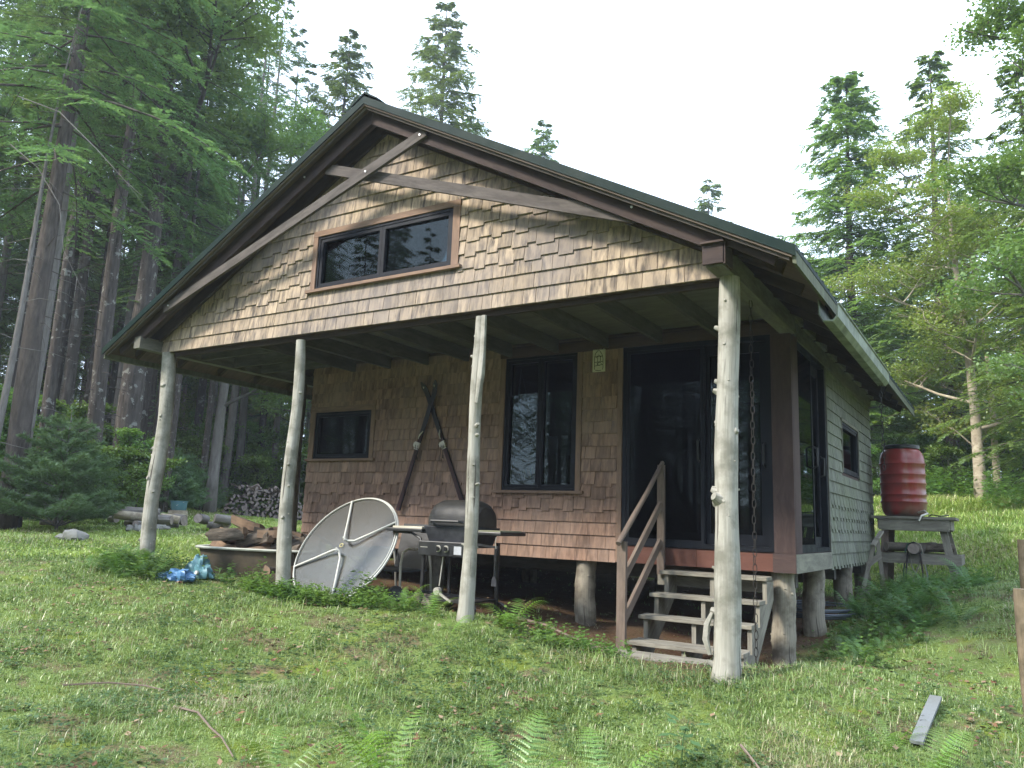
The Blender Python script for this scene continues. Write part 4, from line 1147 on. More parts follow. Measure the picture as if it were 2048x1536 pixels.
# ------------------------------------------------------------------ barrel on its stand
sx0, sx1, sy0, sy1, sz = .17, 1.03, 6.50, 7.30, .46
sd_ = thing('barrel_stand', (.62, 6.9, gz(.62, 6.9)), 'grey timber stand with splayed legs, beside the rear corner of the cabin', 'stand')
mb = MB(); mb.box(sx0 - .09, sx1 + .08, sy0 - .04, sy1 + .04, sz - .035, sz); mb.build('top_board', M['step'], sd_)
for y in (sy0, sy1):
    mb = MB(); mb.box(sx0, sx1, y - .018, y + .018, sz - .19, sz - .037); mb.build('apron', M['step'], sd_)
for x in (sx0, sx1):
    mb = MB(); mb.box(x - .018, x + .018, sy0 + .02, sy1 - .02, sz - .17, sz - .037); mb.build('apron', M['step'], sd_)
for x, dx in ((sx0 + .08, -.07), (sx1 - .10, .16)):
    for y, dy in ((sy0 + .07, -.05), (sy1 - .07, .08)):
        mb = MB(); b = Vector((x + dx, y + dy, gz(x + dx, y + dy) - .04)); mb.bar(b, (x, y, sz - .04), .045, .09, up=(0, 1, 0)); mb.build('leg', M['rail'] if dx < 0 else M['step'], sd_)
mb = MB(); mb.box(sx0 - .05, sx1 + .12, sy0 - .05, sy0 - .015, -.17, -.035); mb.build('lower_rail', M['step'], sd_)
mb = MB(); mb.box(sx0 - .05, sx1 + .12, sy1 + .03, sy1 + .065, -.17, -.035); mb.build('lower_rail', M['step'], sd_)
mb = MB(); mb.bar((sx1 + .105, sy0 - .01, -.10), (sx1 + .105, sy1 + .03, -.10), .13, .03); mb.build('lower_rail', M['step'], sd_)
bc = Vector((.46, 6.88, sz))
br = thing('barrel', bc, 'red-brown ribbed plastic barrel with a black lid, on the timber stand', 'barrel')
prof = [(.20, .0), (.245, .015), (.275, .06), (.288, .12)]
def rib(z): return [(.290, z - .022), (.302, z - .006), (.304, z + .004), (.292, z + .02)]
for z in (.20, .30, .46, .585, .735): prof += rib(z)
prof += [(.288, .80), (.278, .86), (.25, .915), (.225, .945), (.205, .955)]
s = NT('red_barrel_plastic'); tc = s.n('ShaderNodeTexCoord'); nz = s.noise(tc.outputs['Object'], 3.5, 5); sepz = s.n('ShaderNodeSeparateXYZ'); s.l(tc.outputs['Object'], sepz.inputs[0])
mpp = s.n('ShaderNodeMapping'); mpp.inputs['Scale'].default_value = (5, 5, .8); s.l(tc.outputs['Object'], mpp.inputs['Vector']); n2 = s.noise(mpp.outputs[0], 1, 4)
c = s.mix(s.rng(nz, .4, .62), (.23, .028, .022), (.17, .026, .02)); c = s.mix(s.rng(n2, .55, .72, 0, .65), c, (.22, .14, .09))
bot = s.math('MULTIPLY', s.rng(sepz.outputs['Z'], .22, .02), s.rng(nz, .4, .55)); c = s.mix(s.math('MULTIPLY', bot, .8), c, (.10, .085, .05))
s.bsdf(c, .33, nz, .1, .01, .45)
M['red'] = s.m
mb = MB(); mb.lathe(bc, prof, 40); mb.build('body', M['red'], br, smooth=True)
mb = MB(); mb.lathe(bc + Vector((0, 0, .95)), [(.212, 0), (.235, .003), (.238, .05), (.22, .058), (.19, .054)], 40); mb.build('lid', M['black'], br, smooth=True)
mb = MB(); a = Vector((bc.x + .20, bc.y - .22, sz + .06)); mb.tube([a, a + Vector((.08, -.10, .02)), a + Vector((.12, -.15, -.02)), a + Vector((.05, -.24, -.05)), a + Vector((.02, -.27, -.12))], [.016, .014, .013, .012, .012], 8); mb.build('spigot_hose', M['silver'], br, smooth=True)
mb = MB(); mb.tube([(.90, 6.62, sz + .012), (.96, 6.75, sz + .02), (1.02, 6.66, sz + .03), (.93, 6.55, sz + .012), (.82, 6.6, sz + .03), (.78, 6.7, sz + .012)], .008, 6)
tag(single(mb.build('hose_fitting', M['black'], smooth=True)), 'short black hose curl on the stand beside the barrel', 'hose')
def round_log(p, q, r, label, seed, group=None):
    p = Vector(p); q = Vector(q)
    o = thing('log', (p + q) / 2, label, 'log', group)
    m = MB(); m.tube([p.lerp(q, i / 6) for i in range(7)], r, 14, False, .05, seed); m.build('bark', M['barkwood'], o, smooth=True)
    d = (q - p).normalized()
    for e1, e2 in ((p - d * .002, p + d * .003), (q - d * .003, q + d * .002)):
        m = MB(); m.tube([e1, e2], r * .97, 14); m.build('cut_end', M['splitgrey'], o)
round_log((.26, 6.42, .045), (1.02, 6.95, .05), .062, 'bark covered log lying across the stand rail behind the hose', 3)
round_log((.60, 6.34, .03), (.78, 7.45, .05), .072, 'short log end pointing forward with hoses looped over it', 6)
for k, (mt, rr, off, lab) in enumerate(((('strap'), .011, .0, 'black hose looped over the log on the barrel stand'), ('step', .007, .012, 'tan rope looped over the log on the barrel stand'), ('greenhose', .009, -.014, 'dark green hose looped over the log on the barrel stand'))):
    if mt == 'greenhose': M[mt] = plain('green_hose', (.03, .08, .06), .5)
    m = MB(); x = .60 + off; y = 6.42 + k * .045; w = .075 + .012 * k
    P = [(x - w - .03, y - .03, -.62 + .05 * k), (x - w - .035, y, -.3), (x - w, y, .0), (x - w * .7, y, .085), (x, y, .115), (x + w * .75, y, .085), (x + w, y, -.02), (x + w + .02 + .02 * k, y - .02, -.32), (x + w + .045 * k - .03, y - .05, -.6)]
    m.tube(P, rr, 6)
    if k == 1: m.tube([(x + .06, y - .01, .07), (x + .05, y - .02, -.15), (x - .04, y - .04, -.38), (x - .01, y - .05, -.62)], rr, 6); m.tube([(x - .07, y - .01, .02), (x - .05, y - .03, -.2), (x + .06, y - .04, -.45), (x + .1, y - .03, -.6)], rr, 6)
    tag(single(m.build('hose' if k != 1 else 'rope', M[mt], smooth=True)), lab, 'hose' if k != 1 else 'rope')
# small A-frame
af = thing('trestle', (.22, 5.5, gz(.22, 5.5)), 'small pale wooden A-frame trestle leaning by the side wall, before the stand', 'trestle')
for nm, p, q, w in (('leg', (.05, 5.40, gz(.05, 5.4) - .03), (.245, 5.48, .13), .05), ('leg', (.34, 5.50, gz(.34, 5.5) - .03), (.27, 5.50, .15), .05), ('cross_rail', (.15, 5.44, -.19), (.30, 5.50, -.06), .07), ('top_bar', (.235, 5.36, .06), (.30, 5.72, .24), .05)):
    mb = MB(); mb.bar(p, q, w, .03, up=(1, .3, .2)); mb.build(nm, M['step'], af)

# stakes by the right edge
for (x, y, r, zt, sd2, lab) in ((1.755, .78, .06, -.125, 3, 'short split post near the right edge of the lawn, in front of the taller post'), (1.80, 2.05, .055, .20, 7, 'taller weathered post standing behind the short one at the right edge')):
    z0 = gz(x, y) - .08; m = MB()
    m.tube([(x + .01, y, z0), (x + .004, y, z0 + (zt - z0) * .4), (x, y, zt - .02), (x, y, zt)], [r * .85, r, r * 1.03, r], 12, True, .09, sd2)
    tag(single(m.build('fence_post', post_mat('brown_stake' + str(sd2), (.24, .19, .13), (.14, .11, .075), (.09, .075, .05), (.03, .025, .02)), smooth=True)), lab, 'post')
# pale board in the grass
mb = MB(); a = Vector((1.235, .45, gz(1.235, .45) + .05)); b = Vector((1.165, -.42, gz(1.165, -.42) + .03)); mb.bar(a.lerp(b, .04), a.lerp(b, .85), .018, .07)
tag(single(mb.build('loose_board', plain('weathered_pale_board', (.17, .185, .19), .85, .15, 8, .2, dirt=(.13, .13, .11), dirt_amt=.5))), 'pale blue-grey board lying in the grass on the right', 'board')
# boulder
mb = MB(); lump(mb, (1.66, -.60, gz(1.66, -.60) - .01), .17, .15, .10, 9, 24, 14, .18)
tag(single(mb.build('boulder', plain('mossy_boulder', (.13, .13, .095), .9, .3, 6, .2, .8, dirt=(.10, .13, .05), dirt_amt=.7), smooth=True)), 'mossy boulder in the grass at the bottom right', 'rock')
# sticks on the ground
def stick(pts, r, label, mat='rail', seed=2, side=()):
    m = MB(); P = [Vector((x, y, gz(x, y) + h)) for x, y, h in pts]
    m.tube(P, [r * (1 - .45 * i / (len(P) - 1)) for i in range(len(P))], 6, True, .15, seed)
    for a, b_ in side: m.tube([Vector((a[0], a[1], gz(a[0], a[1]) + a[2])), Vector((b_[0], b_[1], gz(b_[0], b_[1]) + b_[2]))], r * .5, 5)
    tag(single(m.build('fallen_branch', M[mat], smooth=True)), label, 'branch')
stick([(-2.55, 1.4, .03), (-2.1, 1.2, .06), (-1.7, .93, .05), (-1.3, .70, .03), (-1.02, .52, .03)], .016, 'bare stick on the soil between the slim post and the steps')
stick([(-2.6, -2.42, .01), (-2.35, -2.44, .03), (-2.15, -2.50, .02), (-1.95, -2.58, .03), (-1.75, -2.66, .015)], .008, 'thin grey twig lying in the grass at the bottom left', 'rail', 4)
stick([(.35, -.9, .03), (.55, -1.2, .05), (.66, -1.45, .03), (.74, -1.8, .04)], .008, 'thin dark twig in the grass below the pale board', 'rail', 5)
stick([(-3.5, -2.6, .02), (-3.3, -2.42, .035), (-3.1, -2.3, .03), (-2.9, -2.25, .02)], .006, 'thin brown twig at the lower left', 'rail', 6)
# coils of pipe under the right side
mb = MB()
for k in range(5):
    cx, cy = -.25, 4.1; R1 = .42 + .03 * (k % 3)
    mb.tube([(cx + R1 * math.cos(t * PI / 14), cy + R1 * 1.3 * math.sin(t * PI / 14), gz(cx, cy) + .05 + k * .022) for t in range(29)], .011, 6, False)
tag(single(mb.build('pipe_coil', plain('grey_pipe', (.10, .12, .15), .5), smooth=True)), 'coil of grey pipe on the ground under the right side of the cabin', 'pipe')
# bow and arrows behind the tall window
bw = thing('archery_bow', (-2.95, 2.2, .6), 'pale curved bow leaning inside, behind the tall window', 'bow')
mb = MB(); mb.tube([(-3.10, 2.2, 1.98), (-3.12, 2.2, 1.7), (-3.10, 2.2, 1.5), (-3.00, 2.2, 1.28), (-2.86, 2.2, 1.08), (-2.76, 2.2, .85), (-2.70, 2.2, .60)], [.006, .012, .015, .016, .02, .014, .008], 8); mb.build('limbs', M['whitetube'], bw, smooth=True)
mb = MB(); mb.tube([(-3.10, 2.19, 1.98), (-2.70, 2.19, .60)], .0025, 5); mb.build('string', M['whitetube'], bw)
for i in range(7):
    aw = thing('arrow', (-2.95 + i * .012, 2.25, .1), 'arrow with pale yellow-green fletching behind the tall window', 'arrow', 'arrows behind the tall window')
    a = Vector((-2.86 + i * .012, 2.25 + .01 * i, .02)); b = Vector((-3.02 + i * .016, 2.2 + .01 * i, .80 + .015 * (i % 3)))
    mb = MB(); mb.tube([a, b], .004, 5); mb.build('shaft', M['black'], aw)
    d = (b - a).normalized(); mb = MB(); mb.bar(b - d * .12, b - d * .01, .022, .003, up=(1, 0, 0)); mb.build('fletching', plain('fletching' + str(i), ((.5, .5, .12), (.15, .4, .25), (.55, .55, .3))[i % 3], .7), aw)
mb = MB(); mb.box(-3.05, -2.75, 2.5, 2.55, .3, 1.2)
tag(single(mb.build('inner_shelf', M['split'])), 'brown plank unit inside, behind the bow', 'shelf')

# ================================================================== vegetation
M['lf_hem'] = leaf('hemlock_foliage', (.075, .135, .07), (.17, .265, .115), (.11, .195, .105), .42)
M['lf_hemR'] = leaf('sunny_hemlock_foliage', (.10, .17, .065), (.23, .32, .085), (.16, .24, .095), .45)  # brighter copy of the hemlock foliage, sunlight put into the leaf colour
M['lf_birch'] = leaf('birch_leaves', (.155, .21, .05), (.29, .35, .085), (.21, .28, .07), .48)
M['lf_maple'] = leaf('broadleaf_foliage', (.095, .16, .055), (.20, .29, .09), (.14, .225, .08), .45)
M['lf_shrub'] = leaf('shrub_leaves', (.09, .18, .04), (.20, .32, .07), (.13, .25, .06), .45)
M['lf_pine'] = leaf('young_pine_needles', (.075, .135, .065), (.15, .235, .10), (.11, .185, .085), .35)
M['lf_dead'] = plain('bare_grey_twigs', (.30, .27, .25), .9, .3)
M['bk_hem'] = bark('hemlock_bark', (.05, .042, .038), (.13, .11, .095), (.08, .068, .06), 12, 3.0)
M['bk_dark'] = bark('dark_furrowed_bark', (.035, .03, .027), (.115, .10, .09), (.065, .056, .05), 12, 2.2, 1.0, patch=(.22, .22, .2))
M['bk_grey'] = bark('light_grey_bark', (.12, .11, .10), (.21, .195, .18), (.15, .135, .12), 10, 3.0)
M['bk_birch'] = bark('pale_birch_bark', (.22, .18, .13), (.42, .37, .28), (.30, .25, .18), 5, 9, .6)

def unit(a): return a / np.maximum(np.linalg.norm(a, axis=-1, keepdims=True), 1e-9)

def conifer(seed, H, R, zc, nb, mat, bmat, tr, twl=.75, lf=.085, lw=.017, ppt=15, droop=.35, shape=.8, skip=.08, lean=0, deadto=0.0, dense=1.0):
    """trunk mesh with its limbs, and a crown of flat sprays"""
    rs = np.random.RandomState(seed); mb = MB()
    ph = rs.uniform(0, 6); tp = [Vector((lean * (max(t, 0.0) ** 1.5) * H * .1 + .06 * math.sin(t * 7 + ph), .05 * math.sin(t * 6 + ph * 2), H * t)) for t in np.linspace(-.02, 1, 14)]
    tr_r = [max(.012, tr * (1 - i / 13) ** .85 * (1.25 if i == 0 else 1)) for i in range(14)]
    mb.tube(tp, tr_r, 10, True, .07, seed)
    def tpos(z): 
        f = min(12.999, max(0, (z / H + .02) / 1.02 * 13)); i = int(f); return np.array(tp[i].lerp(tp[i + 1], f - i))
    Ps, Us, Vs, Rn = [], [], [], []
    az = rs.uniform(0, 6.28)
    for b in range(nb):
        q = b / nb; z = zc + (H - zc) * (q ** .92) + rs.uniform(-.15, .15)
        az += 2.4 + rs.uniform(-.4, .4)
        if rs.rand() < skip: continue
        f = max(.01, (H - z) / (H - zc))
        L = R * (min(1, f * 1.02) ** shape) * rs.uniform(.62, 1.12) * (1 - .25 * max(0, (.12 - q) / .12)) + .12
        el = .32 - droop * (.3 + f) + rs.uniform(-.12, .12)
        d = np.array([math.cos(az), math.sin(az), 0]); base = tpos(z)
        ns = 9; t = np.linspace(0, 1, ns)
        pz = el * t * L - droop * .55 * L * t ** 2 * (1 + .3 * f)
        sway = rs.uniform(-.15, .15)
        side = np.array([-d[1], d[0], 0])
        pts = base[None] + d[None] * (t * L)[:, None] + side[None] * (sway * L * t ** 2)[:, None]; pts[:, 2] += pz
        mb.tube([tuple(p) for p in pts[::2]], [max(.004, .013 * L ** .8 * (1 - k / 4.2)) for k in range(5)], 4, False)
        m = max(9, int((L + .5) * 8.5 * dense)); tt = np.sort(rs.uniform(.12, 1.0, m)); sg = np.where(np.arange(m) % 2 == 0, 1, -1)
        bp = np.stack([np.interp(tt, t, pts[:, k]) for k in range(3)], 1)
        ang = rs.uniform(.65, 1.15, m); tl = twl * np.minimum(1, L / 2.2) * (1.08 - .7 * tt) * rs.uniform(.6, 1.25, m) + .1
        td = unit(d[None] * np.cos(ang)[:, None] + side[None] * (np.sin(ang) * sg)[:, None] + np.array([0, 0, 1.])[None] * rs.uniform(-.38, .06, m)[:, None])
        k = np.linspace(.06, 1, ppt)
        lp = bp[:, None] + td[:, None] * (tl[:, None, None] * k[None, :, None]); lp[:, :, 2] -= (.22 * tl)[:, None] * k[None] ** 2
        sd_ = unit(np.cross(td, np.array([0, 0, 1.])))
        for s2 in (1, -1):
            a2 = rs.uniform(.6, 1.1, (m, ppt))
            U = td[:, None] * np.cos(a2)[..., None] + sd_[:, None] * (s2 * np.sin(a2))[..., None]; U[..., 2] += rs.uniform(-.45, .15, (m, ppt))
            U = unit(U); LL = lf * rs.uniform(.6, 1.5, (m, ppt)) * (1.15 - .45 * k)[None]
            nrm = np.stack([rs.uniform(-.5, .5, (m, ppt)), rs.uniform(-.5, .5, (m, ppt)), np.ones((m, ppt))], -1)
            V = unit(np.cross(U, nrm)) * lw * rs.uniform(.7, 1.4, (m, ppt))[..., None]
            Ps.append(lp.reshape(-1, 3)); Us.append((U * LL[..., None]).reshape(-1, 3)); Vs.append(V.reshape(-1, 3))
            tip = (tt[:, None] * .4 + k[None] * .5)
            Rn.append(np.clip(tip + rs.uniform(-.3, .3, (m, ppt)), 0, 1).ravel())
    if deadto:
        for _ in range(int(26 * deadto)):
            z = rs.uniform(1.0, zc + .5); a = rs.uniform(0, 6.28); L = rs.uniform(.4, 1.6); b0 = Vector(tpos(z)); d = Vector((math.cos(a), math.sin(a), rs.uniform(-.3, .1)))
            mb.tube([b0, b0 + d * L * .5 + Vector((0, 0, .03)), b0 + d * L + Vector((0, 0, -.1))], [.010, .006, .003], 4, False)
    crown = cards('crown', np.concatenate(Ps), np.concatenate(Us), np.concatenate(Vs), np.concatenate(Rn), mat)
    trunk = newmesh('trunk', mb.v, mb.f, mb.uv, bmat, True)
    return trunk, crown

def broadleaf(seed, H, spread, mat, bmat, tr, zl, nlimb=6, nleaf=30000, lf=.085, lw=.03, up=.8, fork=False, twigr=.55, dense_top=True):
    rs = random.Random(seed); nr = np.random.RandomState(seed); mb = MB(); ends = []
    def grow(p, d, L, r, lv):
        n = 4; pts = [p]; q = p; dd = d.copy()
        for i in range(n):
            dd = (dd + Vector((rs.uniform(-.16, .16), rs.uniform(-.16, .16), rs.uniform(-.05, .14)))).normalized(); q = q + dd * L / n; pts.append(q)
        mb.tube(pts, [max(.005, r * (1 - .5 * i / n)) for i in range(n + 1)], 8 if lv == 0 else 5, False, .05, rs.randint(0, 99))
        if lv >= 2:
            for i in range(1, n + 1): ends.append((pts[i], dd.copy()))
        if lv < 3:
            for k in range((4, 4, 3)[lv]):
                t = rs.uniform(.3, 1); i = min(n - 1, int(t * n)); b = pts[i].lerp(pts[i + 1], t * n - i)
                a = rs.uniform(0, 6.28); o = Vector((math.cos(a), math.sin(a), rs.uniform(-.25, .5)))
                grow(b, (dd * .55 + o * .8).normalized(), L * rs.uniform(.42, .62), r * .5, lv + 1)
    k0 = Vector((0, 0, -.1)); top = Vector((rs.uniform(-.4, .4), rs.uniform(-.4, .4), H * .93)); tpn = []
    for i in range(12):
        t = i / 11; tpn.append(k0.lerp(top, t) + Vector((.16 * math.sin(t * 6 + seed), .14 * math.sin(t * 5 + seed * 2), 0)) * t)
    mb.tube(tpn, [max(.012, tr * (1 - t / 11) ** .9 * (1.2 if t == 0 else 1)) for t in range(12)], 12, True, .06, seed)
    a = rs.uniform(0, 6)
    for b in range(nlimb):
        t = (zl + (H * .92 - zl) * (b + rs.random() * .6) / nlimb) / H; a += 2.3 + rs.uniform(-.5, .5)
        f = min(10.99, t / .93 * 11); i = int(f); p = tpn[i].lerp(tpn[i + 1], f - i)
        L = spread * (1 - .55 * max(0, (t - .35) / .65)) * rs.uniform(.7, 1.1)
        e = rs.uniform(.25, .7) * up
        grow(p, Vector((math.cos(a), math.sin(a), e)).normalized(), L * .62, tr * .36 * (1 - t * .6), 0)
    E_ = np.array([tuple(e[0]) for e in ends]); pick = nr.randint(0, len(E_), nleaf)
    off = nr.normal(0, 1, (nleaf, 3)); off = unit(off) * (nr.uniform(0, 1, (nleaf, 1)) ** .5) * twigr; off[:, 2] *= .45
    P = E_[pick] + off
    U = unit(np.stack([nr.uniform(-1, 1, nleaf), nr.uniform(-1, 1, nleaf), nr.uniform(-.8, .25, nleaf)], 1))
    nrm = np.stack([nr.uniform(-.7, .7, nleaf), nr.uniform(-.7, .7, nleaf), np.ones(nleaf)], 1)
    V = unit(np.cross(U, nrm)) * lw * nr.uniform(.6, 1.2, (nleaf, 1))
    cl = nr.uniform(0, 1, len(E_))[pick] * .6 + nr.uniform(0, .4, nleaf)
    crown = cards('crown', P, U * (lf * nr.uniform(.6, 1.2, nleaf))[:, None], V, cl, mat)
    return newmesh('trunk', mb.v, mb.f, mb.uv, bmat, True), crown

T = {}
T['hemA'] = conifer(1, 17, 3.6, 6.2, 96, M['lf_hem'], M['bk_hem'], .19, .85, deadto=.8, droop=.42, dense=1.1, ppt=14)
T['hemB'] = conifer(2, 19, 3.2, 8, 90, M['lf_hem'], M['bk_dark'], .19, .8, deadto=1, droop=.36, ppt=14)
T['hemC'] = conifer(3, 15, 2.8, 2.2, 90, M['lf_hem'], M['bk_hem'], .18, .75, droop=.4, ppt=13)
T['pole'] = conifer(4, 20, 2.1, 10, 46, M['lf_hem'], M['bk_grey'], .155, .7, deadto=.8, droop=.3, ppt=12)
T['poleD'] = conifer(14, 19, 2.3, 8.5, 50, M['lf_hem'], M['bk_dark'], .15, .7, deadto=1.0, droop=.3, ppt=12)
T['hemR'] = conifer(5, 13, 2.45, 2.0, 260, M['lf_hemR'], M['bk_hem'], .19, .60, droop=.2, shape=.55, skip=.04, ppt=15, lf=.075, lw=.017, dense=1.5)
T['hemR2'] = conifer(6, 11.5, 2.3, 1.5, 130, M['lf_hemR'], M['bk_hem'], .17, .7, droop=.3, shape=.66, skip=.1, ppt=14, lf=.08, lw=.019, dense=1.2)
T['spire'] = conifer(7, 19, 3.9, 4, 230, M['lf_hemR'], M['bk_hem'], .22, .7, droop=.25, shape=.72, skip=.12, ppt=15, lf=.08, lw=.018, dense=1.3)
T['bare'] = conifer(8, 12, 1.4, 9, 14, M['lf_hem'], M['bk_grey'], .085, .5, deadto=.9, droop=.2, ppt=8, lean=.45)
T['maple'] = broadleaf(11, 15, 6.5, M['lf_maple'], M['bk_dark'], .30, 6.4, 8, 42000, .10, .036, 1.2, twigr=.65)
T['maple2'] = broadleaf(12, 13, 4.5, M['lf_maple'], M['bk_grey'], .17, 3, 7, 30000, .10, .036, 1.1, twigr=.6)
T['birch'] = broadleaf(13, 9.4, 3.4, M['lf_birch'], M['bk_birch'], .135, 1.5, 11, 30000, .075, .027, .8, twigr=.42)
T['birch2'] = broadleaf(15, 7.6, 2.6, M['lf_birch'], M['bk_birch'], .08, 1.0, 9, 17000, .08, .03, .9, twigr=.42)
T['shrubA'] = broadleaf(21, 1.9, 1.5, M['lf_shrub'], M['bk_dark'], .025, .15, 9, 5200, .085, .036, 1.2, twigr=.26)
T['shrubB'] = broadleaf(22, 2.9, 1.9, M['lf_shrub'], M['bk_dark'], .03, .3, 9, 7000, .09, .038, 1.3, twigr=.3)

def put(name, kind, x, y, s=1.0, rz=0.0, label='', cat='tree', group=None, sz=None, sink=.05):
    r = thing(name, (x, y, gz(x, y) - sink), label, cat, group, rz)
    r.scale = (s, s, sz or s)
    tr, cr = T[kind]; link('trunk', tr, r); link('crown' if cat != 'shrub' else 'foliage', cr, r)
    return r
def polar(beta, d):
    b = math.radians(beta); return CAMP[0] + math.sin(b) * d, CAMP[1] + math.cos(b) * d
# bearings: -65.7 left edge of the view, -32.4 centre, +0.9 right edge
hero = [
 ('hemlock_tree', 'hemA', -64.5, 15.5, 1.0, .3, 'big dark hemlock with drooping boughs at the left edge, its trunk nearest the lawn', 1),
 ('hemlock_tree', 'hemB', -60.5, 18.5, 1.0, 1.3, 'tall dark hemlock right of the nearest one at the left edge', 1),
 ('hemlock_tree', 'hemA', -56.6, 22.5, .98, 2.3, 'tall hemlock directly behind the forked broadleaf tree on the left', 1),
 ('maple_tree', 'maple', -58.6, 20.0, 1.05, 2.2, 'broadleaf tree with a thick dark forked trunk left of the cabin roof', 1),
 ('pine_tree', 'pole', -52.2, 29.5, 1.05, .4, 'straight light grey trunk seen between the two left porch posts, left one of the pair', 1),
 ('pine_tree', 'pole', -51.4, 31.0, 1.08, 3.4, 'straight light grey trunk seen between the two left porch posts, right one of the pair', 1),
 ('dark_tree', 'poleD', -55.9, 24.5, .95, 1.0, 'dark straight trunk seen just right of the leftmost porch post', 1),
 ('dead_tree', 'bare', -65.9, 15.0, .8, 1.7, 'thin pale dead trunk with bare branches leaning at the left edge', 1),
 ('maple_tree', 'maple2', -53.0, 23.5, 1.0, .6, 'light broadleaf tree above the left roof slope', 1),
 ('spruce_tree', 'spire', -46.3, 31.0, 1.06, .9, 'pointed conifer left of the roof peak', 1),
 ('spruce_tree', 'spire', -38.8, 30.0, 1.14, 2.0, 'tall ragged conifer rising right behind the roof peak', 1),
 ('spruce_tree', 'spire', -30.6, 33.0, .93, 4.0, 'small conifer top just above the middle of the right roof slope', 1),
 ('maple_tree', 'maple2', -47.6, 27.0, 1.12, 2.9, 'light green broadleaf crown rising from behind the left roof slope, near the peak', 1),
 ('spruce_tree', 'spire', -36.4, 33.0, .93, 5.0, 'second shorter conifer just right of the tall one behind the roof peak', 1),
 ('spruce_tree', 'hemR2', -17.9, 40.0, 1.46, 1.0, 'tiny conifer tip peeking over the lower right roof slope', 1),
 ('hemlock_tree', 'hemR', -8.2, 24.0, 1.03, .5, 'tall narrow hemlock standing alone against the sky right of the cabin', 1),
 ('hemlock_tree', 'hemR2', -2.8, 23.5, 1.12, 2.1, 'broad hemlock behind the birch at the right', 1),
 ('birch_tree', 'birch', -1.3, 20.0, 1.0, .2, 'yellow-green birch with a pale trunk on the grassy rise at the right', 1),
 ('birch_tree', 'birch2', -.4, 21.0, 1.05, 2.6, 'thin second birch trunk right beside the pale birch', 1),
 ('maple_tree', 'maple2', 4.3, 12.5, .66, 1.9, 'dark leaved branches reaching in at the upper right corner', 1),
 ('hemlock_tree', 'hemR2', 2.4, 17.5, .80, 4.4, 'yellow-green hemlock at the right edge behind the birch', 1),
]
for n_i, k, b, d, sc, rz, lab, _ in hero:
    x, y = polar(b, d); put(n_i, k, x, y, sc, rz, lab)
rs = random.Random(77)
placed = [polar(h[2], h[3]) for h in hero]
def fill(n, b0, b1, d0, d1, kinds, name, label, group, smin=.85, smax=1.15, mind=2.0, hmax=None, cat='tree'):
    c = 0; tries = 0
    while c < n and tries < n * 30:
        tries += 1
        b = rs.uniform(b0, b1); d = math.sqrt(rs.uniform(d0 * d0, d1 * d1)); x, y = polar(b, d)
        if any((x - q[0]) ** 2 + (y - q[1]) ** 2 < mind ** 2 for q in placed): continue
        if -10 < x < 3 and -3 < y < 10: continue
        placed.append((x, y)); k = rs.choice(kinds); s_ = rs.uniform(smin, smax)
        if hmax: s_ *= hmax(b, d)
        put(name, k, x, y, s_, rs.uniform(0, 6.28), label, cat, group); c += 1
for i, (u, d, k, sc) in enumerate(((58, 17, 'pole', .8), (98, 19.5, 'poleD', 1.0), (132, 22, 'poleD', 1.1), (172, 22.5, 'poleD', 1.2), (238, 24, 'pole', 1.2), (262, 20, 'poleD', .75), (288, 23, 'poleD', 1.1), (322, 25, 'poleD', 1.2),
        (415, 27, 'poleD', .8), (440, 30, 'pole', .9), (468, 32, 'poleD', 1.1), (530, 33, 'poleD', 1.1), (556, 30, 'pole', .9), (345, 21.5, 'poleD', .7), (395, 34, 'poleD', 1.3))):
    x, y = polar(-32.4 + math.degrees(math.atan((u - 1024) / 1560)), d); placed.append((x, y))
    put('forest_tree', k, x, y, sc, i * 1.3, 'straight conifer trunk with bare lower branches at the front of the left forest', 'tree', 'straight trunks at the front of the left forest')
fill(26, -74, -53.5, 22, 36, ['hemA', 'hemB', 'poleD', 'hemA', 'poleD', 'pole'], 'forest_tree', 'dark conifer standing in the dense forest left of the cabin', 'dark forest conifers left of the cabin')
fill(60, -74, -47, 32, 62, ['hemC', 'hemC', 'hemR2', 'maple2'], 'forest_tree', 'tree deep in the forest left of the cabin', 'trees deep in the left forest', 1.0, 1.3, 2.6)
fill(12, -50, -32, 36, 58, ['hemC', 'hemR2', 'maple2'], 'forest_tree', 'tree behind the cabin, mostly hidden by its roof', 'trees hidden behind the roof', .8, .95, 3)
fill(14, -32, -12, 42, 66, ['hemR2', 'hemC'], 'forest_tree', 'low tree far behind the cabin', 'low trees far behind the cabin', .7, .9, 3)
fill(20, -12, 6, 27, 40, ['hemR2', 'hemC', 'hemR', 'maple2'], 'forest_tree', 'green tree in the wood behind the grassy rise', 'trees behind the grassy rise on the right', .62, .82, 2.0)
fill(16, -13, 8, 40, 62, ['hemC', 'hemR2'], 'forest_tree', 'distant tree in the wood at the far right', 'distant trees at the far right', .8, 1.1, 3)
fill(3, -2, 7, 16, 24, ['birch2'], 'birch_tree', 'slender leafy birch at the far right edge', 'slender birches at the right edge', .8, 1.0, 1.6)
fill(16, -58, -47, 40, 56, ['birch', 'birch2'], 'sunlit_tree', 'bright yellow-green tree far behind the left trunks', 'sunlit trees far behind the left trunks', 1.2, 1.7, 1.5)
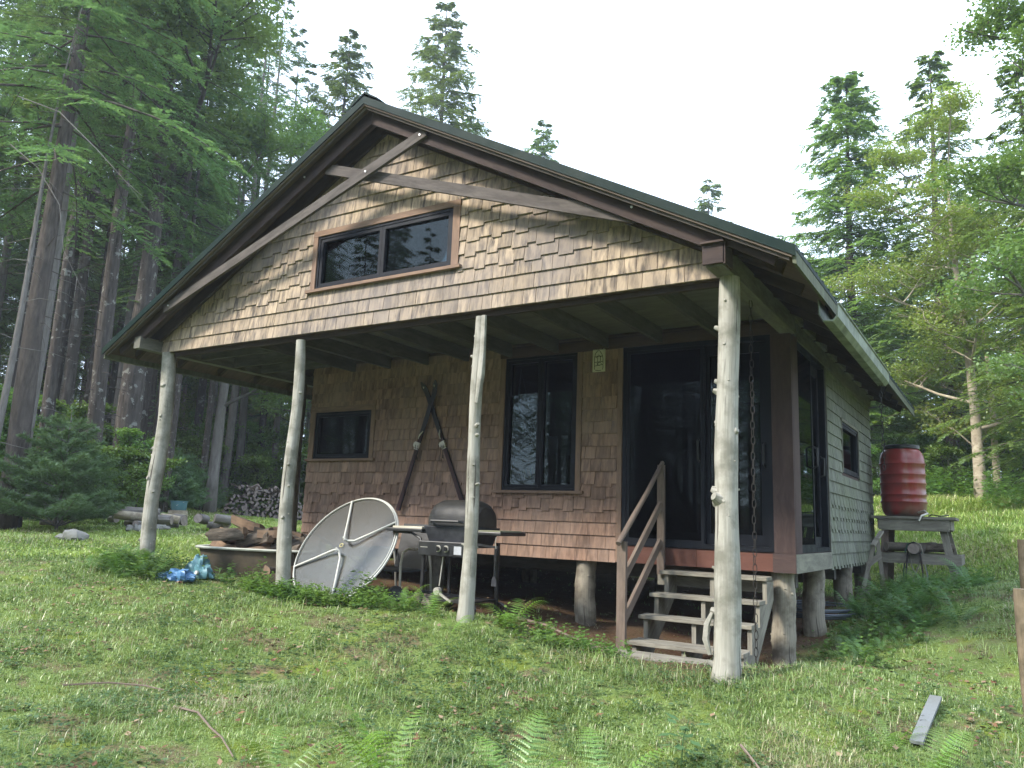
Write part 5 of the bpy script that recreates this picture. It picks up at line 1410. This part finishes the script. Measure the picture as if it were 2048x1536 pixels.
# woods behind the photographer, they show in the window panes
def ring_fill(n, a0, a1, d0, d1):
    c = 0
    while c < n:
        b = rs.uniform(a0, a1); d = max(rs.uniform(d0, d1), 21 if 180 < b < 246 else 0); x, y = -1 + math.sin(math.radians(b)) * d, -5 + math.cos(math.radians(b)) * d
        if any((x - q[0]) ** 2 + (y - q[1]) ** 2 < 6 for q in placed): continue
        lo = 180 < b < 246
        placed.append((x, y)); put('forest_tree', rs.choice(['hemC', 'hemA', 'hemC'] if lo else ['hemC', 'hemA', 'hemR2', 'maple2']), x, y, rs.uniform(.78, .92) if lo else rs.uniform(.8, 1.1), rs.uniform(0, 6), 'tree across the clearing, seen only as a reflection in the panes', 'tree', 'trees across the clearing'); c += 1
ring_fill(105, 84, 276, 16.5, 36)
ring_fill(90, 100, 262, 36, 58)
# understory
def shrubs(n, b0, b1, d0, d1, kinds, label, group, s0, s1): fill(n, b0, b1, d0, d1, kinds, 'shrub', label, group, s0, s1, .8, cat='shrub')
shrubs(26, -67, -56.5, 17.5, 27, ['shrubA', 'shrubB'], 'leafy green shrub at the foot of the left forest', 'shrubs along the left forest edge', .45, .85)
shrubs(20, -56, -45, 29, 36, ['shrubA', 'shrubB'], 'leafy shrub beyond the firewood stack', 'shrubs beyond the firewood stack', .8, 1.3)
shrubs(18, -9, 4, 20.5, 27, ['shrubA', 'shrubB'], 'bright shrub on top of the grassy rise', 'shrubs on the grassy rise', .5, .9)
fill(9, -66, -56, 20, 30, ['hemC'], 'young_hemlock', 'young hemlock in the understory of the left forest', 'young hemlocks in the left understory', .16, .3, 1.0)
fill(8, -10, 5, 25, 30, ['hemR2'], 'young_hemlock', 'young hemlock with low boughs behind the grassy rise', 'young hemlocks behind the rise', .3, .5, 1.2)

# young white pines
def young_pine(seed, H, R):
    rs = np.random.RandomState(seed); mb = MB(); mb.tube([(0, 0, -.05), (0.02, 0, H * .5), (0, 0, H)], [.03, .02, .006], 6)
    P, U, V, Rn = [], [], [], []
    def tuft(p, d, L):
        n = 26; a = rs.uniform(0, 6.28, n); o = np.stack([np.cos(a), np.sin(a), rs.uniform(-.5, .6, n)], 1)
        u = unit(d[None] * .75 + o * .8) * L * rs.uniform(.7, 1.2, (n, 1)); P.append(np.repeat(p[None], n, 0)); U.append(u)
        V.append(unit(np.cross(u, rs.normal(0, 1, (n, 3)))) * .0045); Rn.append(rs.uniform(0, 1, n))
    nwh = 9
    for w in range(nwh):
        z = H * (.06 + .86 * w / nwh); L = R * (1 - (z / H)) ** .75 * rs.uniform(.85, 1.1) + .1
        for k in range(7):
            a = k * .9 + w * .5 + rs.uniform(-.2, .2); d = np.array([math.cos(a), math.sin(a), .28]); d /= np.linalg.norm(d)
            L2 = L * rs.uniform(.75, 1.1); b = np.array([0, 0, z]); q = b + d * L2 + np.array([0, 0, .1 * L2])
            mb.tube([tuple(b), tuple((b + q) / 2), tuple(q)], [.01, .007, .004], 4, False)
            for t in np.arange(.25, 1.02, .085 / max(.3, L2)):
                p = b + (q - b) * t; tuft(p, d, .11)
                if t > .3:
                    for sgn_ in (1, -1):
                        e = np.array([-d[1], d[0], .1]) * sgn_ * .8 + d * .7; e /= np.linalg.norm(e); LL = (1.05 - t) * L2 * .55
                        for t2 in np.arange(.3, 1.01, .10 / max(.12, LL)): tuft(p + e * LL * t2, e, .10)
    for t in range(4): tuft(np.array([0, 0, H - .1 * t]), np.array([0, 0, 1.]), .11)
    return newmesh('trunk', mb.v, mb.f, mb.uv, M['bk_grey'], True), cards('foliage', np.concatenate(P), np.concatenate(U), np.concatenate(V), np.concatenate(Rn), M['lf_pine'])
T['ypine'] = young_pine(3, 2.1, 1.25); T['ypine2'] = young_pine(5, 1.5, .95)
x, y = polar(-61.9, 15.0); put('young_pine', 'ypine', x, y, .98, .4, 'soft blue-green young pine at the edge of the left lawn', 'tree')
for i, (b, d, s_, lab) in enumerate(((-55.3, 22, 1.1, 'small young pine seen right beside the leftmost porch post'), (-53.6, 25.5, 1.0, 'small young pine between the leftmost post and the firewood stack'))):
    x, y = polar(b, d); put('young_pine', 'ypine2', x, y, s_, i, lab, 'tree')

# foreground dead branches hanging in from the left
def hangbranch(pts, r, label, seed):
    rs = random.Random(seed); m = MB(); P = [Vector(p) for p in pts]
    m.tube(P, [r * (1 - .8 * i / (len(P) - 1)) for i in range(len(P))], 6, True, .1, seed)
    for i in range(1, len(P) - 1, 2):
        for k in range(1):
            d = (P[i + 1] - P[i]).normalized(); o = Vector((rs.uniform(-1, 1), rs.uniform(-1, 1), rs.uniform(-1, .3))).normalized()
            a = P[i].lerp(P[i + 1], rs.random()); m.tube([a, a + (d * .4 + o * .5) * rs.uniform(.2, .5), a + (d * .6 + o * .8) * rs.uniform(.5, .9)], [r * .35, r * .25, r * .12], 4)
    return m, label
for pts, r, lab, sdd in (
    ([(-10.9, -.3, 6.4), (-10.2, .0, 6.1), (-9.6, .3, 5.5), (-9.2, .6, 5.0), (-8.9, .7, 4.75)], .009, 'upper bare pale branch hanging in front of the left hemlock', 1),
    ([(-10.9, -.3, 5.6), (-10.4, -.1, 5.2), (-10.0, .1, 4.6), (-9.9, .2, 3.9), (-9.5, .4, 3.2)], .008, 'lower bare pale branch hanging in front of the left hemlock', 2)):
    m, lab = hangbranch(pts, r, lab, sdd); o = m.build('bare_branch', M['bk_grey'], smooth=True); tag(single(o), lab, 'branch')

# ------------------------------------------------------------------ woodpile and log heap at the left
rs = random.Random(9)
pa = Vector((-19.55, 10.95, 0)); pdv = (Vector((-17.9, 13.0, 0)) - pa); PL = pdv.length; pdv.normalize(); pnv = Vector((pdv.y, -pdv.x, 0))
k = 0
for row in range(11):
    h = row * .082; inset = .04 * row + (.3 if row > 7 else 0)
    u = inset
    while u < PL - inset * .6:
        p = pa + pdv * u + pnv * rs.uniform(-.05, .05)
        put_log(PROTG, k, (p.x, p.y, gz(p.x, p.y) + .05 + h + rs.uniform(-.01, .01)), (rs.uniform(0, 6.28), rs.uniform(-.12, .12), math.atan2(pnv.y, pnv.x) + rs.uniform(-.25, .25)), 'grey split firewood in the big stack at the back of the left lawn', 'firewood in the back stack')
        u += rs.uniform(.12, .16); k += 1
for i in range(30):
    u = rs.uniform(.2, PL - .3); p = pa + pdv * u; put_log(PROTG, i, (p.x, p.y, gz(p.x, p.y) + .93 + rs.uniform(-.05, .06)), (rs.uniform(0, 6), rs.uniform(-.5, .5), rs.uniform(0, 3)), 'grey split firewood thrown on top of the back stack', 'firewood on top of the back stack')
# heap of logs and stump
x, y = -12.2, 4.2; z = gz(x, y)
o = thing('stump', (x, y, z), 'pale upright log section carrying a blue bucket, left lawn', 'stump')
mb = MB(); mb.tube([(x, y, z - .05), (x, y, z + .15), (x, y, z + .30)], [.21, .19, .19], 16, True, .06, 3); mb.build('bark', M['bk_birch'], o, smooth=True)
mb = MB(); mb.tube([(x, y, z + .302), (x, y, z + .306)], .185, 16); mb.build('cut_top', M['splitgrey'], o)
bk_ = thing('bucket', (x, y, z + .31), 'faded blue bucket standing on the pale log section', 'bucket')
mb = MB(); mb.lathe((x, y, z + .308), [(.13, 0), (.145, .02), (.155, .16), (.165, .165), (.165, .18), (.14, .178)], 20); mb.build('body', M['teal'], bk_, smooth=True)
mb = MB(); mb.tube([(x - .16, y, z + .47), (x - .1, y - .12, z + .40), (x + .1, y - .12, z + .40), (x + .16, y, z + .47)], .004, 5); mb.build('handle', M['silver'], bk_)
rs = random.Random(31)
for i in range(16):
    x = -11.4 + rs.uniform(-1.1, .9); y = 3.0 + rs.uniform(-.9, .9) + (x + 11.6) * .4
    a = rs.uniform(0, 3.1); L = rs.uniform(.12, .24); r = rs.uniform(.04, .10); z = gz(x, y) + r * .8 + rs.uniform(0, .2)
    d = Vector((math.cos(a), math.sin(a), rs.uniform(-.15, .15))) * L
    o = thing('log', (x, y, z), 'pale cut log in the low heap beside the stump with the bucket', 'log', 'logs heaped by the stump')
    m = MB(); c = Vector((x, y, z)); m.tube([c - d, c, c + d], r, 10, False, .08, i); m.build('bark', M['bk_grey'] if i % 3 else M['bk_birch'], o, smooth=True)
    for sg3 in (-1, 1):
        m = MB(); m.tube([c + d * sg3 * .995, c + d * sg3 * 1.003], r * .98, 10); m.build('cut_end', M['splitgrey'], o)
for i, (p, q, r, lab) in enumerate((((-13.4, 1.9, .25), (-11.9, 3.6, .22), .13, 'long fallen grey log behind the young pine'), ((-14.2, 1.6, .35), (-12.5, 2.6, .30), .10, 'second fallen log farther left behind the young pine'))):
    o = thing('fallen_log', (p[0], p[1], gz(p[0], p[1])), lab, 'log')
    m = MB(); m.tube([Vector((p[0] + (q[0] - p[0]) * t, p[1] + (q[1] - p[1]) * t, gz(p[0], p[1]) * (1 - t) + gz(q[0], q[1]) * t + p[2])) for t in (0, .25, .5, .75, 1)], [r, r * 1.05, r, r * .9, r * .85], 12, True, .08, i); m.build('bark', M['bk_grey'], o, smooth=True)
M['rock'] = plain('pale_rock', (.26, .25, .23), .9, .25, 7, .2, .8, dirt=(.14, .15, .10), dirt_amt=.6, dscale=4)
for x, y, r, lab in ((-9.66, .77, .16, 'pale rock at the near edge of the left lawn, by the bare soil'), (-10.9, 2.5, .14, 'pale rock in front of the log heap'), (-11.1, 3.1, .12, 'small pale rock between the log heap and the stump')):
    m = MB(); lump(m, (x, y, gz(x, y) + r * .3), r * 1.4, r, r * .7, int(r * 100), 16, 10, .3)
    tag(single(m.build('rock', M['rock'], smooth=True)), lab, 'rock')

# ------------------------------------------------------------------ ferns
M['fern'] = leaf('fern_frond', (.14, .26, .05), (.26, .39, .09), (.19, .32, .07), .45)
M['ferndark'] = leaf('shaded_fern_frond', (.07, .15, .045), (.14, .25, .065), (.09, .19, .06), .42)  # darker copy of the fern leaf, shade put into its colour
def frond(seed, L, W, mat, arch=.5, lobes=9):
    rs = np.random.RandomState(seed); n = 17; P, U, V, Rn = [], [], [], []
    t = np.linspace(.12, 1, n); 
    cx = L * (t * .92); cz = L * (arch * np.sin(t * 1.9) * .62 - .12 * t ** 3)
    tang = unit(np.stack([np.gradient(cx), np.zeros(n), np.gradient(cz)], 1))
    for i in range(n):
        pl = W * (math.sin(PI * min(1, (t[i] ** .8) * .93 + .07)) ** .7) * (1 - .25 * t[i]) + .006
        for sg2 in (1, -1):
            d = unit(np.array([[.42, sg2 * 1.0, -.18 + rs.uniform(-.1, .1)]]))[0]; d = unit((d + tang[i] * .15)[None])[0]
            k = np.linspace(.04, 1, lobes)[:, None]; b = np.array([cx[i], 0, cz[i]])[None] + d[None] * pl * k; b[:, 2] -= .15 * pl * (k[:, 0] ** 2)
            ll = pl * .10 * (1.12 - .85 * k)
            for s3 in (1, -1):
                u = unit(tang[i][None] * s3 + d[None] * .55 + np.zeros((lobes, 3))) * (ll + .003)
                v = unit(np.cross(u, np.array([[0, 0, 1.]]))) * (ll * .75 + .0012)
                P.append(b); U.append(u); V.append(v); Rn.append(np.clip(k[:, 0] * .6 + rs.uniform(-.1, .4, lobes), 0, 1))
    m = cards('leaflets', np.concatenate(P), np.concatenate(U), np.concatenate(V), np.concatenate(Rn), mat)
    # stem joined as blades
    return m
FR = [frond(i, 1, .17 + .02 * i, M['fern'], .45 + .12 * i) for i in range(4)]
FD = [frond(i + 7, 1, .17 + .02 * i, M['ferndark'], .45 + .12 * i) for i in range(4)]
stem_m = MB(); stem_m.tube([(1.0 * .92 * t, 0, (.55 * math.sin(t * 1.9) * .62 - .12 * t ** 3)) for t in [i / 10 for i in range(11)]], [.006 * (1 - .08 * i) for i in range(11)], 5, False)
stem_me = newmesh('stem', stem_m.v, stem_m.f, stem_m.uv, M['fern'])
def fern(x, y, L, n, seed, label, set_=FR, group=None, dirs=None, tilt=0.15):
    rs = random.Random(seed); r = thing('fern', (x, y, gz(x, y) - .02), label, 'fern', group)
    for i in range(n):
        a = dirs[i] if dirs else 2 * PI * i / n + rs.uniform(-.3, .3)
        o = link('frond', set_[rs.randrange(4)], r); s_ = L * rs.uniform(.75, 1.1)
        o.rotation_euler = (rs.uniform(-.4, .4), -rs.uniform(-.1, .4) - tilt, a); o.scale = (s_, s_, s_)
    return r
fern(-.86, -2.50, .58, 7, 1, 'bright fern at the bottom edge, left one of the foreground ferns')
fern(-.28, -2.28, .52, 7, 2, 'bright fern at the bottom centre, right of the leftmost foreground fern')
fern(.0, -1.95, .50, 5, 3, 'bright fern with two long fronds, just right of bottom centre')
fern(-1.35, -2.75, .42, 5, 4, 'small bright fern at the lower left of the foreground ferns')
fern(.52, -1.75, .36, 5, 5, 'small bright fern low in the grass, between the centre ferns and the boulder')
fern(1.26, -.62, .38, 7, 6, 'upright bright fern between the pale board and the boulder')
fern(1.05, -.38, .32, 6, 7, 'bright fern over the near end of the pale board')
fern(-2.55, -.02, .40, 6, 8, 'bright fern left of the foot of the slim porch post')
fern(-2.95, .10, .36, 6, 9, 'bright fern by the front leg of the grill')
fern(-1.85, .15, .46, 6, 10, 'bright fern right of the foot of the slim porch post')
fern(-2.15, -.28, .30, 5, 11, 'small bright fern in front of the foot of the slim porch post')
rs = random.Random(12)
for i in range(46):
    x = rs.uniform(.18, 1.35); y = rs.uniform(3.0, 6.6)
    if x < .3 and y > 4.6: x += .3
    fern(x, y, rs.uniform(.26, .46), 7, 100 + i, 'dark fern in the bed between the cabin side and the lawn', FD, 'ferns in the bed beside the cabin')
for i in range(16):
    x = rs.uniform(.25, .95); y = rs.uniform(1.9, 3.6)
    fern(x, y, rs.uniform(.2, .32), 6, 200 + i, 'low dark fern beside the front right corner of the cabin', FD, 'low ferns by the right corner')
for i in range(22):
    a = rs.uniform(0, 6.28); q = math.sqrt(rs.random()); x = -6.55 + .55 * q * math.cos(a); y = -.30 + .36 * q * math.sin(a)
    fern(x, y, rs.uniform(.28, .46), 7, 300 + i, 'dark fern in the clump at the foot of the leftmost porch post', FD, 'ferns at the foot of the leftmost post')

# ------------------------------------------------------------------ leafy weeds, one object each for what nobody could count
def weeds(name, label, pts, h0, h1, mat, seed, nl=9, lf=.06, lw=.016, spread=.5):
    rs = np.random.RandomState(seed); P, U, V, Rn = [], [], [], []
    pts = np.array(pts); m = len(pts); z = ground(pts[:, 0], pts[:, 1]); H = rs.uniform(h0, h1, m); a0 = rs.uniform(0, 6.28, m); ln = rs.normal(0, .12, (m, 2))
    sP = np.stack([pts[:, 0], pts[:, 1], z - .01], 1)
    sU = np.stack([ln[:, 0] * H, ln[:, 1] * H, H], 1); sV = np.stack([np.cos(a0), np.sin(a0), a0 * 0], 1) * .0022
    P.append(sP); U.append(sU); V.append(sV); Rn.append(rs.uniform(0, .4, m))
    for k in range(nl):
        f = .2 + .8 * (k + .5) / nl; a = a0 + k * 2.4; b = sP + sU * f
        u = np.stack([np.cos(a), np.sin(a), rs.uniform(-.35, .45, m)], 1); u = unit(u) * (lf * rs.uniform(.6, 1.3, (m, 1)) * (1.25 - .7 * f))
        v = unit(np.cross(u, np.array([[0, 0, 1.]]) + rs.normal(0, .25, (m, 3)))) * lw * rs.uniform(.7, 1.2, (m, 1))
        P.append(b); U.append(u); V.append(v); Rn.append(rs.uniform(0, 1, m))
    o = link(name, cards(name, np.concatenate(P), np.concatenate(U), np.concatenate(V), np.concatenate(Rn), mat)); tag(o, label, 'weeds', kind='stuff'); return o
nr = np.random.RandomState(4)
def blob(cx, cy, rx, ry, n): 
    a = nr.uniform(0, 6.28, n); q = np.sqrt(nr.uniform(0, 1, n)); return np.stack([cx + rx * q * np.cos(a), cy + ry * q * np.sin(a)], 1)
M['lf_weed'] = leaf('weed_leaves', (.06, .12, .03), (.13, .22, .05), (.08, .16, .045), .4)
weeds('tall_weeds', 'dark leafy weeds around the bathtub and the left posts', np.concatenate([blob(-6.4, -.35, .6, .25, 40), blob(-6.6, .3, .25, .2, 16), blob(-5.3, .1, .5, .15, 16), blob(-3.65, .35, .2, .15, 20)]), .14, .34, M['lf_weed'], 3, 13, .10, .016)
weeds('low_weeds', 'bright low leafy weeds in front of the round table top', np.concatenate([blob(-4.2, -.10, .7, .2, 300), blob(-3.3, .1, .5, .2, 120), blob(-1.4, .2, .6, .3, 120)]), .06, .2, M['lf_shrub'], 5, 8, .05, .018)
weeds('rise_weeds', 'tall pale weeds along the top of the grassy rise', np.concatenate([blob(.8, 15.3, 1.6, 1.0, 420), blob(2.2, 13.2, 1.0, 1.2, 200)]), .4, .9, M['lf_shrub'], 6, 12, .13, .03)
weeds('bed_weeds', 'dark leafy weeds among the ferns beside the cabin', np.concatenate([blob(.8, 5.0, .7, 1.8, 200), blob(.55, 2.8, .45, 1.2, 60)]), .08, .28, M['lf_weed'], 8, 10, .075, .02)
weeds('forest_floor_plants', 'low leafy plants on the floor along the left forest edge', np.concatenate([np.array([polar(b, d if (b < -57 or d > 28.5) else 28.5 + (d - 17.5) * .5) for b, d in zip(nr.uniform(-70, -44, 9000), np.where(nr.uniform(0, 1, 9000) < .5, 27.8, 17.5) + nr.uniform(0, 12, 9000))])]), .15, .7, M['lf_shrub'], 9, 8, .14, .045)
# leafy seedling in the foreground
sdl = thing('seedling', (.13, -1.25, gz(.13, -1.25)), 'leafy green seedling with broad leaves near the bottom, right of centre', 'plant')
rsn = np.random.RandomState(3); P, U, V = [], [], []
for k in range(16):
    f = .3 + .7 * k / 16; a = k * 2.3; b = np.array([.13 + .05 * math.sin(k) * f, -1.25 + .04 * math.cos(k), gz(.13, -1.25) + .25 * f]) - np.array([.13, -1.25, gz(.13, -1.25)])
    u = unit(np.array([[math.cos(a), math.sin(a), rsn.uniform(-.2, .35)]]))[0] * rsn.uniform(.06, .11); P.append(b + u * .3); U.append(u); V.append(unit(np.cross(u, [0, 0, 1.])[None])[0] * .026)
M['seed'] = leaf('seedling_leaves', (.10, .22, .09), (.15, .28, .12), (.12, .25, .1), .4)
link('leaves', cards('leaves', np.array(P), np.array(U), np.array(V), rsn.uniform(0, 1, 16), M['seed']), sdl)
mb = MB(); b = Vector((.13, -1.25, gz(.13, -1.25))); mb.tube([b, b + Vector((.01, 0, .15)), b + Vector((.04, .02, .26))], [.004, .003, .002], 5); mb.build('stem', M['seed'], sdl)

# ------------------------------------------------------------------ grass
def grass_mat(name, a, b, c, dry):
    s = NT(name); at = s.n('ShaderNodeAttribute', _attribute_name='rnd'); r = at.outputs['Fac']
    cr = s.n('ShaderNodeValToRGB'); e = cr.color_ramp.elements; e[0].position = 0; e[0].color = (*a, 1); e[1].position = .42; e[1].color = (*b, 1)
    x = e.new(.72); x.color = (*c, 1); x = e.new(.78); x.color = (*dry, 1); x = e.new(1); x.color = (*[v * 1.3 for v in dry], 1)
    s.l(r, cr.inputs[0]); c_ = cr.outputs[0]
    d = s.n('ShaderNodeBsdfDiffuse'); s.l(c_, d.inputs[0]); t = s.n('ShaderNodeBsdfTranslucent'); s.l(c_, t.inputs[0])
    gl = s.n('ShaderNodeBsdfGlossy', Roughness=.4)
    m1 = s.n('ShaderNodeMixShader'); m1.inputs[0].default_value = .35; s.l(d.outputs[0], m1.inputs[1]); s.l(t.outputs[0], m1.inputs[2])
    m2 = s.n('ShaderNodeMixShader'); m2.inputs[0].default_value = .06; s.l(m1.outputs[0], m2.inputs[1]); s.l(gl.outputs[0], m2.inputs[2])
    s.l(m2.outputs[0], s.out.inputs['Surface']); return s.m
M['grass'] = grass_mat('lawn_grass', (.115, .185, .05), (.21, .31, .08), (.31, .405, .12), (.36, .33, .19))
M['sungrass'] = grass_mat('sun_toned_grass', (.19, .30, .06), (.31, .44, .085), (.42, .52, .12), (.46, .43, .22))  # lighter, yellower copy of the lawn grass, sunlight put into its colour
def grass(name, label, n, d0, d1, b0, b1, hfun, dens, mat, seed, wk=.0011, pw=1.0, drypatch=.0):
    rs = np.random.RandomState(seed)
    u = rs.uniform(0, 1, n); d = d0 * (d1 / d0) ** u if pw == 1.0 else (d0 + (d1 - d0) * u ** pw)
    b = np.radians(rs.uniform(b0, b1, n)); x = CAMP[0] + np.sin(b) * d; y = CAMP[1] + np.cos(b) * d
    keep = rs.uniform(0, 1, n) < dens(x, y) * (1 - .97 * duffmask(x, y)); x, y, d = x[keep], y[keep], d[keep]
    nb_ = 5; x = np.repeat(x, nb_) + rs.normal(0, .024, len(x) * nb_); y = np.repeat(y, nb_) + rs.normal(0, .018, len(y) * nb_); d = np.repeat(d, nb_)
    z = ground(x, y); h = hfun(x, y) * rs.uniform(.45, 1.25, len(x)); a = rs.uniform(0, 6.28, len(x)); ln = rs.uniform(.25, 1.5, len(x))
    h = h * (1 + .0 * d); U = np.stack([np.cos(a) * ln * h, np.sin(a) * ln * h, h * (1 - .42 * ln)], 1); B = np.stack([-np.cos(a) * ln * h * .22, -np.sin(a) * ln * h * .22, h * .12], 1)
    w = wk * (1 + d * .42) * rs.uniform(.7, 1.4, len(x)); V = np.stack([-np.sin(a), np.cos(a), a * 0], 1) * w[:, None]
    pa_ = vnoise(x, y, 1.1, 31) * .6 + vnoise(x, y, 3.4, 33) * .4
    r = np.clip(pa_ * .75 + rs.uniform(-.25, .3, len(x)), 0, .71); dr = rs.uniform(0, 1, len(x)) < (drypatch + .45 * np.clip((vnoise(x, y, .9, 41) - .62) * 3, 0, 1))
    r = np.where(dr, rs.uniform(.76, 1, len(x)), r)
    o = link(name, blades(name, np.stack([x, y, z - .008], 1), U, V, B, r, mat)); tag(o, label, 'grass', kind='stuff')
def h_l(x, y): return .016 + .032 * np.clip(vnoise(x, y, 1.9, 51) * 1.3 - .15, 0, 1) + .028 * (vnoise(x, y, 6, 53) > .70)
def d_l(x, y): return np.clip(vnoise(x, y, 1.4, 61) * .8 + vnoise(x, y, 5.0, 63) * .9 - .02, .2, 1)
hill = lambda x, y: np.clip((x + 2.5) / 2, 0, 1) * np.clip((y - 6.5) / 2.5, 0, 1)
grass('lawn_grass', 'patchy short lawn grass in front of the cabin', 175000, 3.2, 22, -72, 8, h_l, lambda x, y: d_l(x, y) * (hill(x, y) < .5), M['grass'], 1, .0007, drypatch=.04)
bl = lambda x, y: np.clip((-x - 6.5) / 2, 0, 1) * np.clip((y + 1.5) / 2, 0, 1)
grass('left_lawn_grass', 'sun-toned short grass of the left lawn', 60000, 11, 36, -72, -42, lambda x, y: .05 + .04 * vnoise(x, y, 1, 3) + .22 * np.clip((np.hypot(x - 1.7, y + 5.5) - 28) / 4, 0, 1), lambda x, y: bl(x, y) * .9, M['sungrass'], 2, .0010, drypatch=.05)
grass('rise_grass', 'tall sun-toned grass on the rise behind the barrel', 60000, 9, 24, -14, 10, lambda x, y: .10 + .30 * np.clip((y - 8.5) / 4, 0, 1) * vnoise(x, y, .8, 5), lambda x, y: np.clip(hill(x, y) * 1.2, 0, 1), M['sungrass'], 3, .0009, drypatch=.12)
grass('back_grass', 'grass behind the cabin seen underneath it', 9000, 12, 26, -44, -12, lambda x, y: .16 + .1 * vnoise(x, y, 1, 3), lambda x, y: (y > 6.9) * 1., M['sungrass'], 4, .002, drypatch=.05)
grass('tall_tufts', 'taller grass tufts around the posts, steps and lawn edges', 26000, 3.3, 13, -68, 5, lambda x, y: .045 + .11 * vnoise(x, y, 2, 8), lambda x, y: np.clip((vnoise(x, y, 2.6, 71) - .45) * 2.2, 0, .8) * (hill(x, y) < .5) + (np.abs(y + .15 - .06 * x) < .2) * .35, M['grass'], 5, .00055, drypatch=.12)
# clover and small broad leaves, litter
def scatter(name, label, n, d0, d1, mat, seed, lf, lw, zup, dens, rr=(0, 1), per=6, rad=.03, flat=.25):
    rs = np.random.RandomState(seed); d = d0 * (d1 / d0) ** rs.uniform(0, 1, n); b = np.radians(rs.uniform(-68, 4, n)); x = CAMP[0] + np.sin(b) * d; y = CAMP[1] + np.cos(b) * d
    k = rs.uniform(0, 1, n) < dens(x, y); x, y = np.repeat(x[k], per), np.repeat(y[k], per); m = len(x); a = rs.uniform(0, 6.28, m); q = rs.uniform(.2, 1, m) * rad
    x = x + np.cos(a) * q; y = y + np.sin(a) * q; P = np.stack([x, y, ground(x, y) + rs.uniform(.2, 1, m) * zup], 1)
    a2 = a + rs.uniform(-.6, .6, m); u = unit(np.stack([np.cos(a2), np.sin(a2), rs.uniform(-flat, flat, m)], 1)) * (lf * rs.uniform(.5, 1.3, (m, 1)))
    v = unit(np.cross(u, np.stack([rs.normal(0, .3, m), rs.normal(0, .3, m), np.ones(m)], 1))) * lw * rs.uniform(.6, 1.2, (m, 1))
    o = link(name, cards(name, P, u, v, rs.uniform(*rr, m), mat)); tag(o, label, 'ground cover', kind='stuff')
M['clover'] = leaf('clover_leaves', (.05, .11, .04), (.11, .19, .06), (.07, .14, .05), .3)
scatter('clover', 'clover and small broad leaved plants in the lawn', 16000, 3.3, 14, M['clover'], 3, .030, .011, .05, lambda x, y: (1 - duffmask(x, y)) * np.clip((vnoise(x, y, 1.5, 81) - .4) * 3, 0.05, 1))
s = NT('dead_leaves'); at = s.n('ShaderNodeAttribute', _attribute_name='rnd'); cr = s.n('ShaderNodeValToRGB'); e = cr.color_ramp.elements
e[0].color = (.08, .04, .025, 1); e[1].color = (.27, .20, .13, 1); x_ = e.new(.5); x_.color = (.16, .085, .045, 1); s.l(at.outputs['Fac'], cr.inputs[0]); s.bsdf(cr.outputs[0], .9)
scatter('leaf_litter', 'dead brown leaves and bark chips scattered on the ground', 3600, 3.3, 13, s.m, 7, .05, .016, .035, lambda x, y: np.clip((vnoise(x, y, 1.2, 91) - .3) * 2.2, .1, 1), per=2, rad=.08, flat=.4)
scatter('needle_duff', 'pine needles and twigs on the bare soil under the cabin', 6000, 5.5, 13, s.m, 8, .07, .0016, .02, lambda x, y: duffmask(x, y), (0, .6), per=6, rad=.09, flat=.15)

# ------------------------------------------------------------------ thin volume added to lift and blue the dark tones
hz = MB(); hz.box(-124, 122, -122, 124, -3.5, 38)
ho = hz.build('veil', None); tag(ho, 'thin pale haze volume added to lift the dark tones', 'veil', kind='stuff')
hm = bpy.data.materials.new('added_veil'); hm.use_nodes = True; ht = hm.node_tree; ht.nodes.clear()
hout = ht.nodes.new('ShaderNodeOutputMaterial'); hv = ht.nodes.new('ShaderNodeVolumePrincipled')
hv.inputs['Color'].default_value = (.82, .90, 1.0, 1); hv.inputs['Density'].default_value = .0013; hv.inputs['Anisotropy'].default_value = .2
ht.links.new(hv.outputs[0], hout.inputs['Volume']); ho.data.materials.clear(); ho.data.materials.append(hm)
SC.cycles.volume_bounces = 0
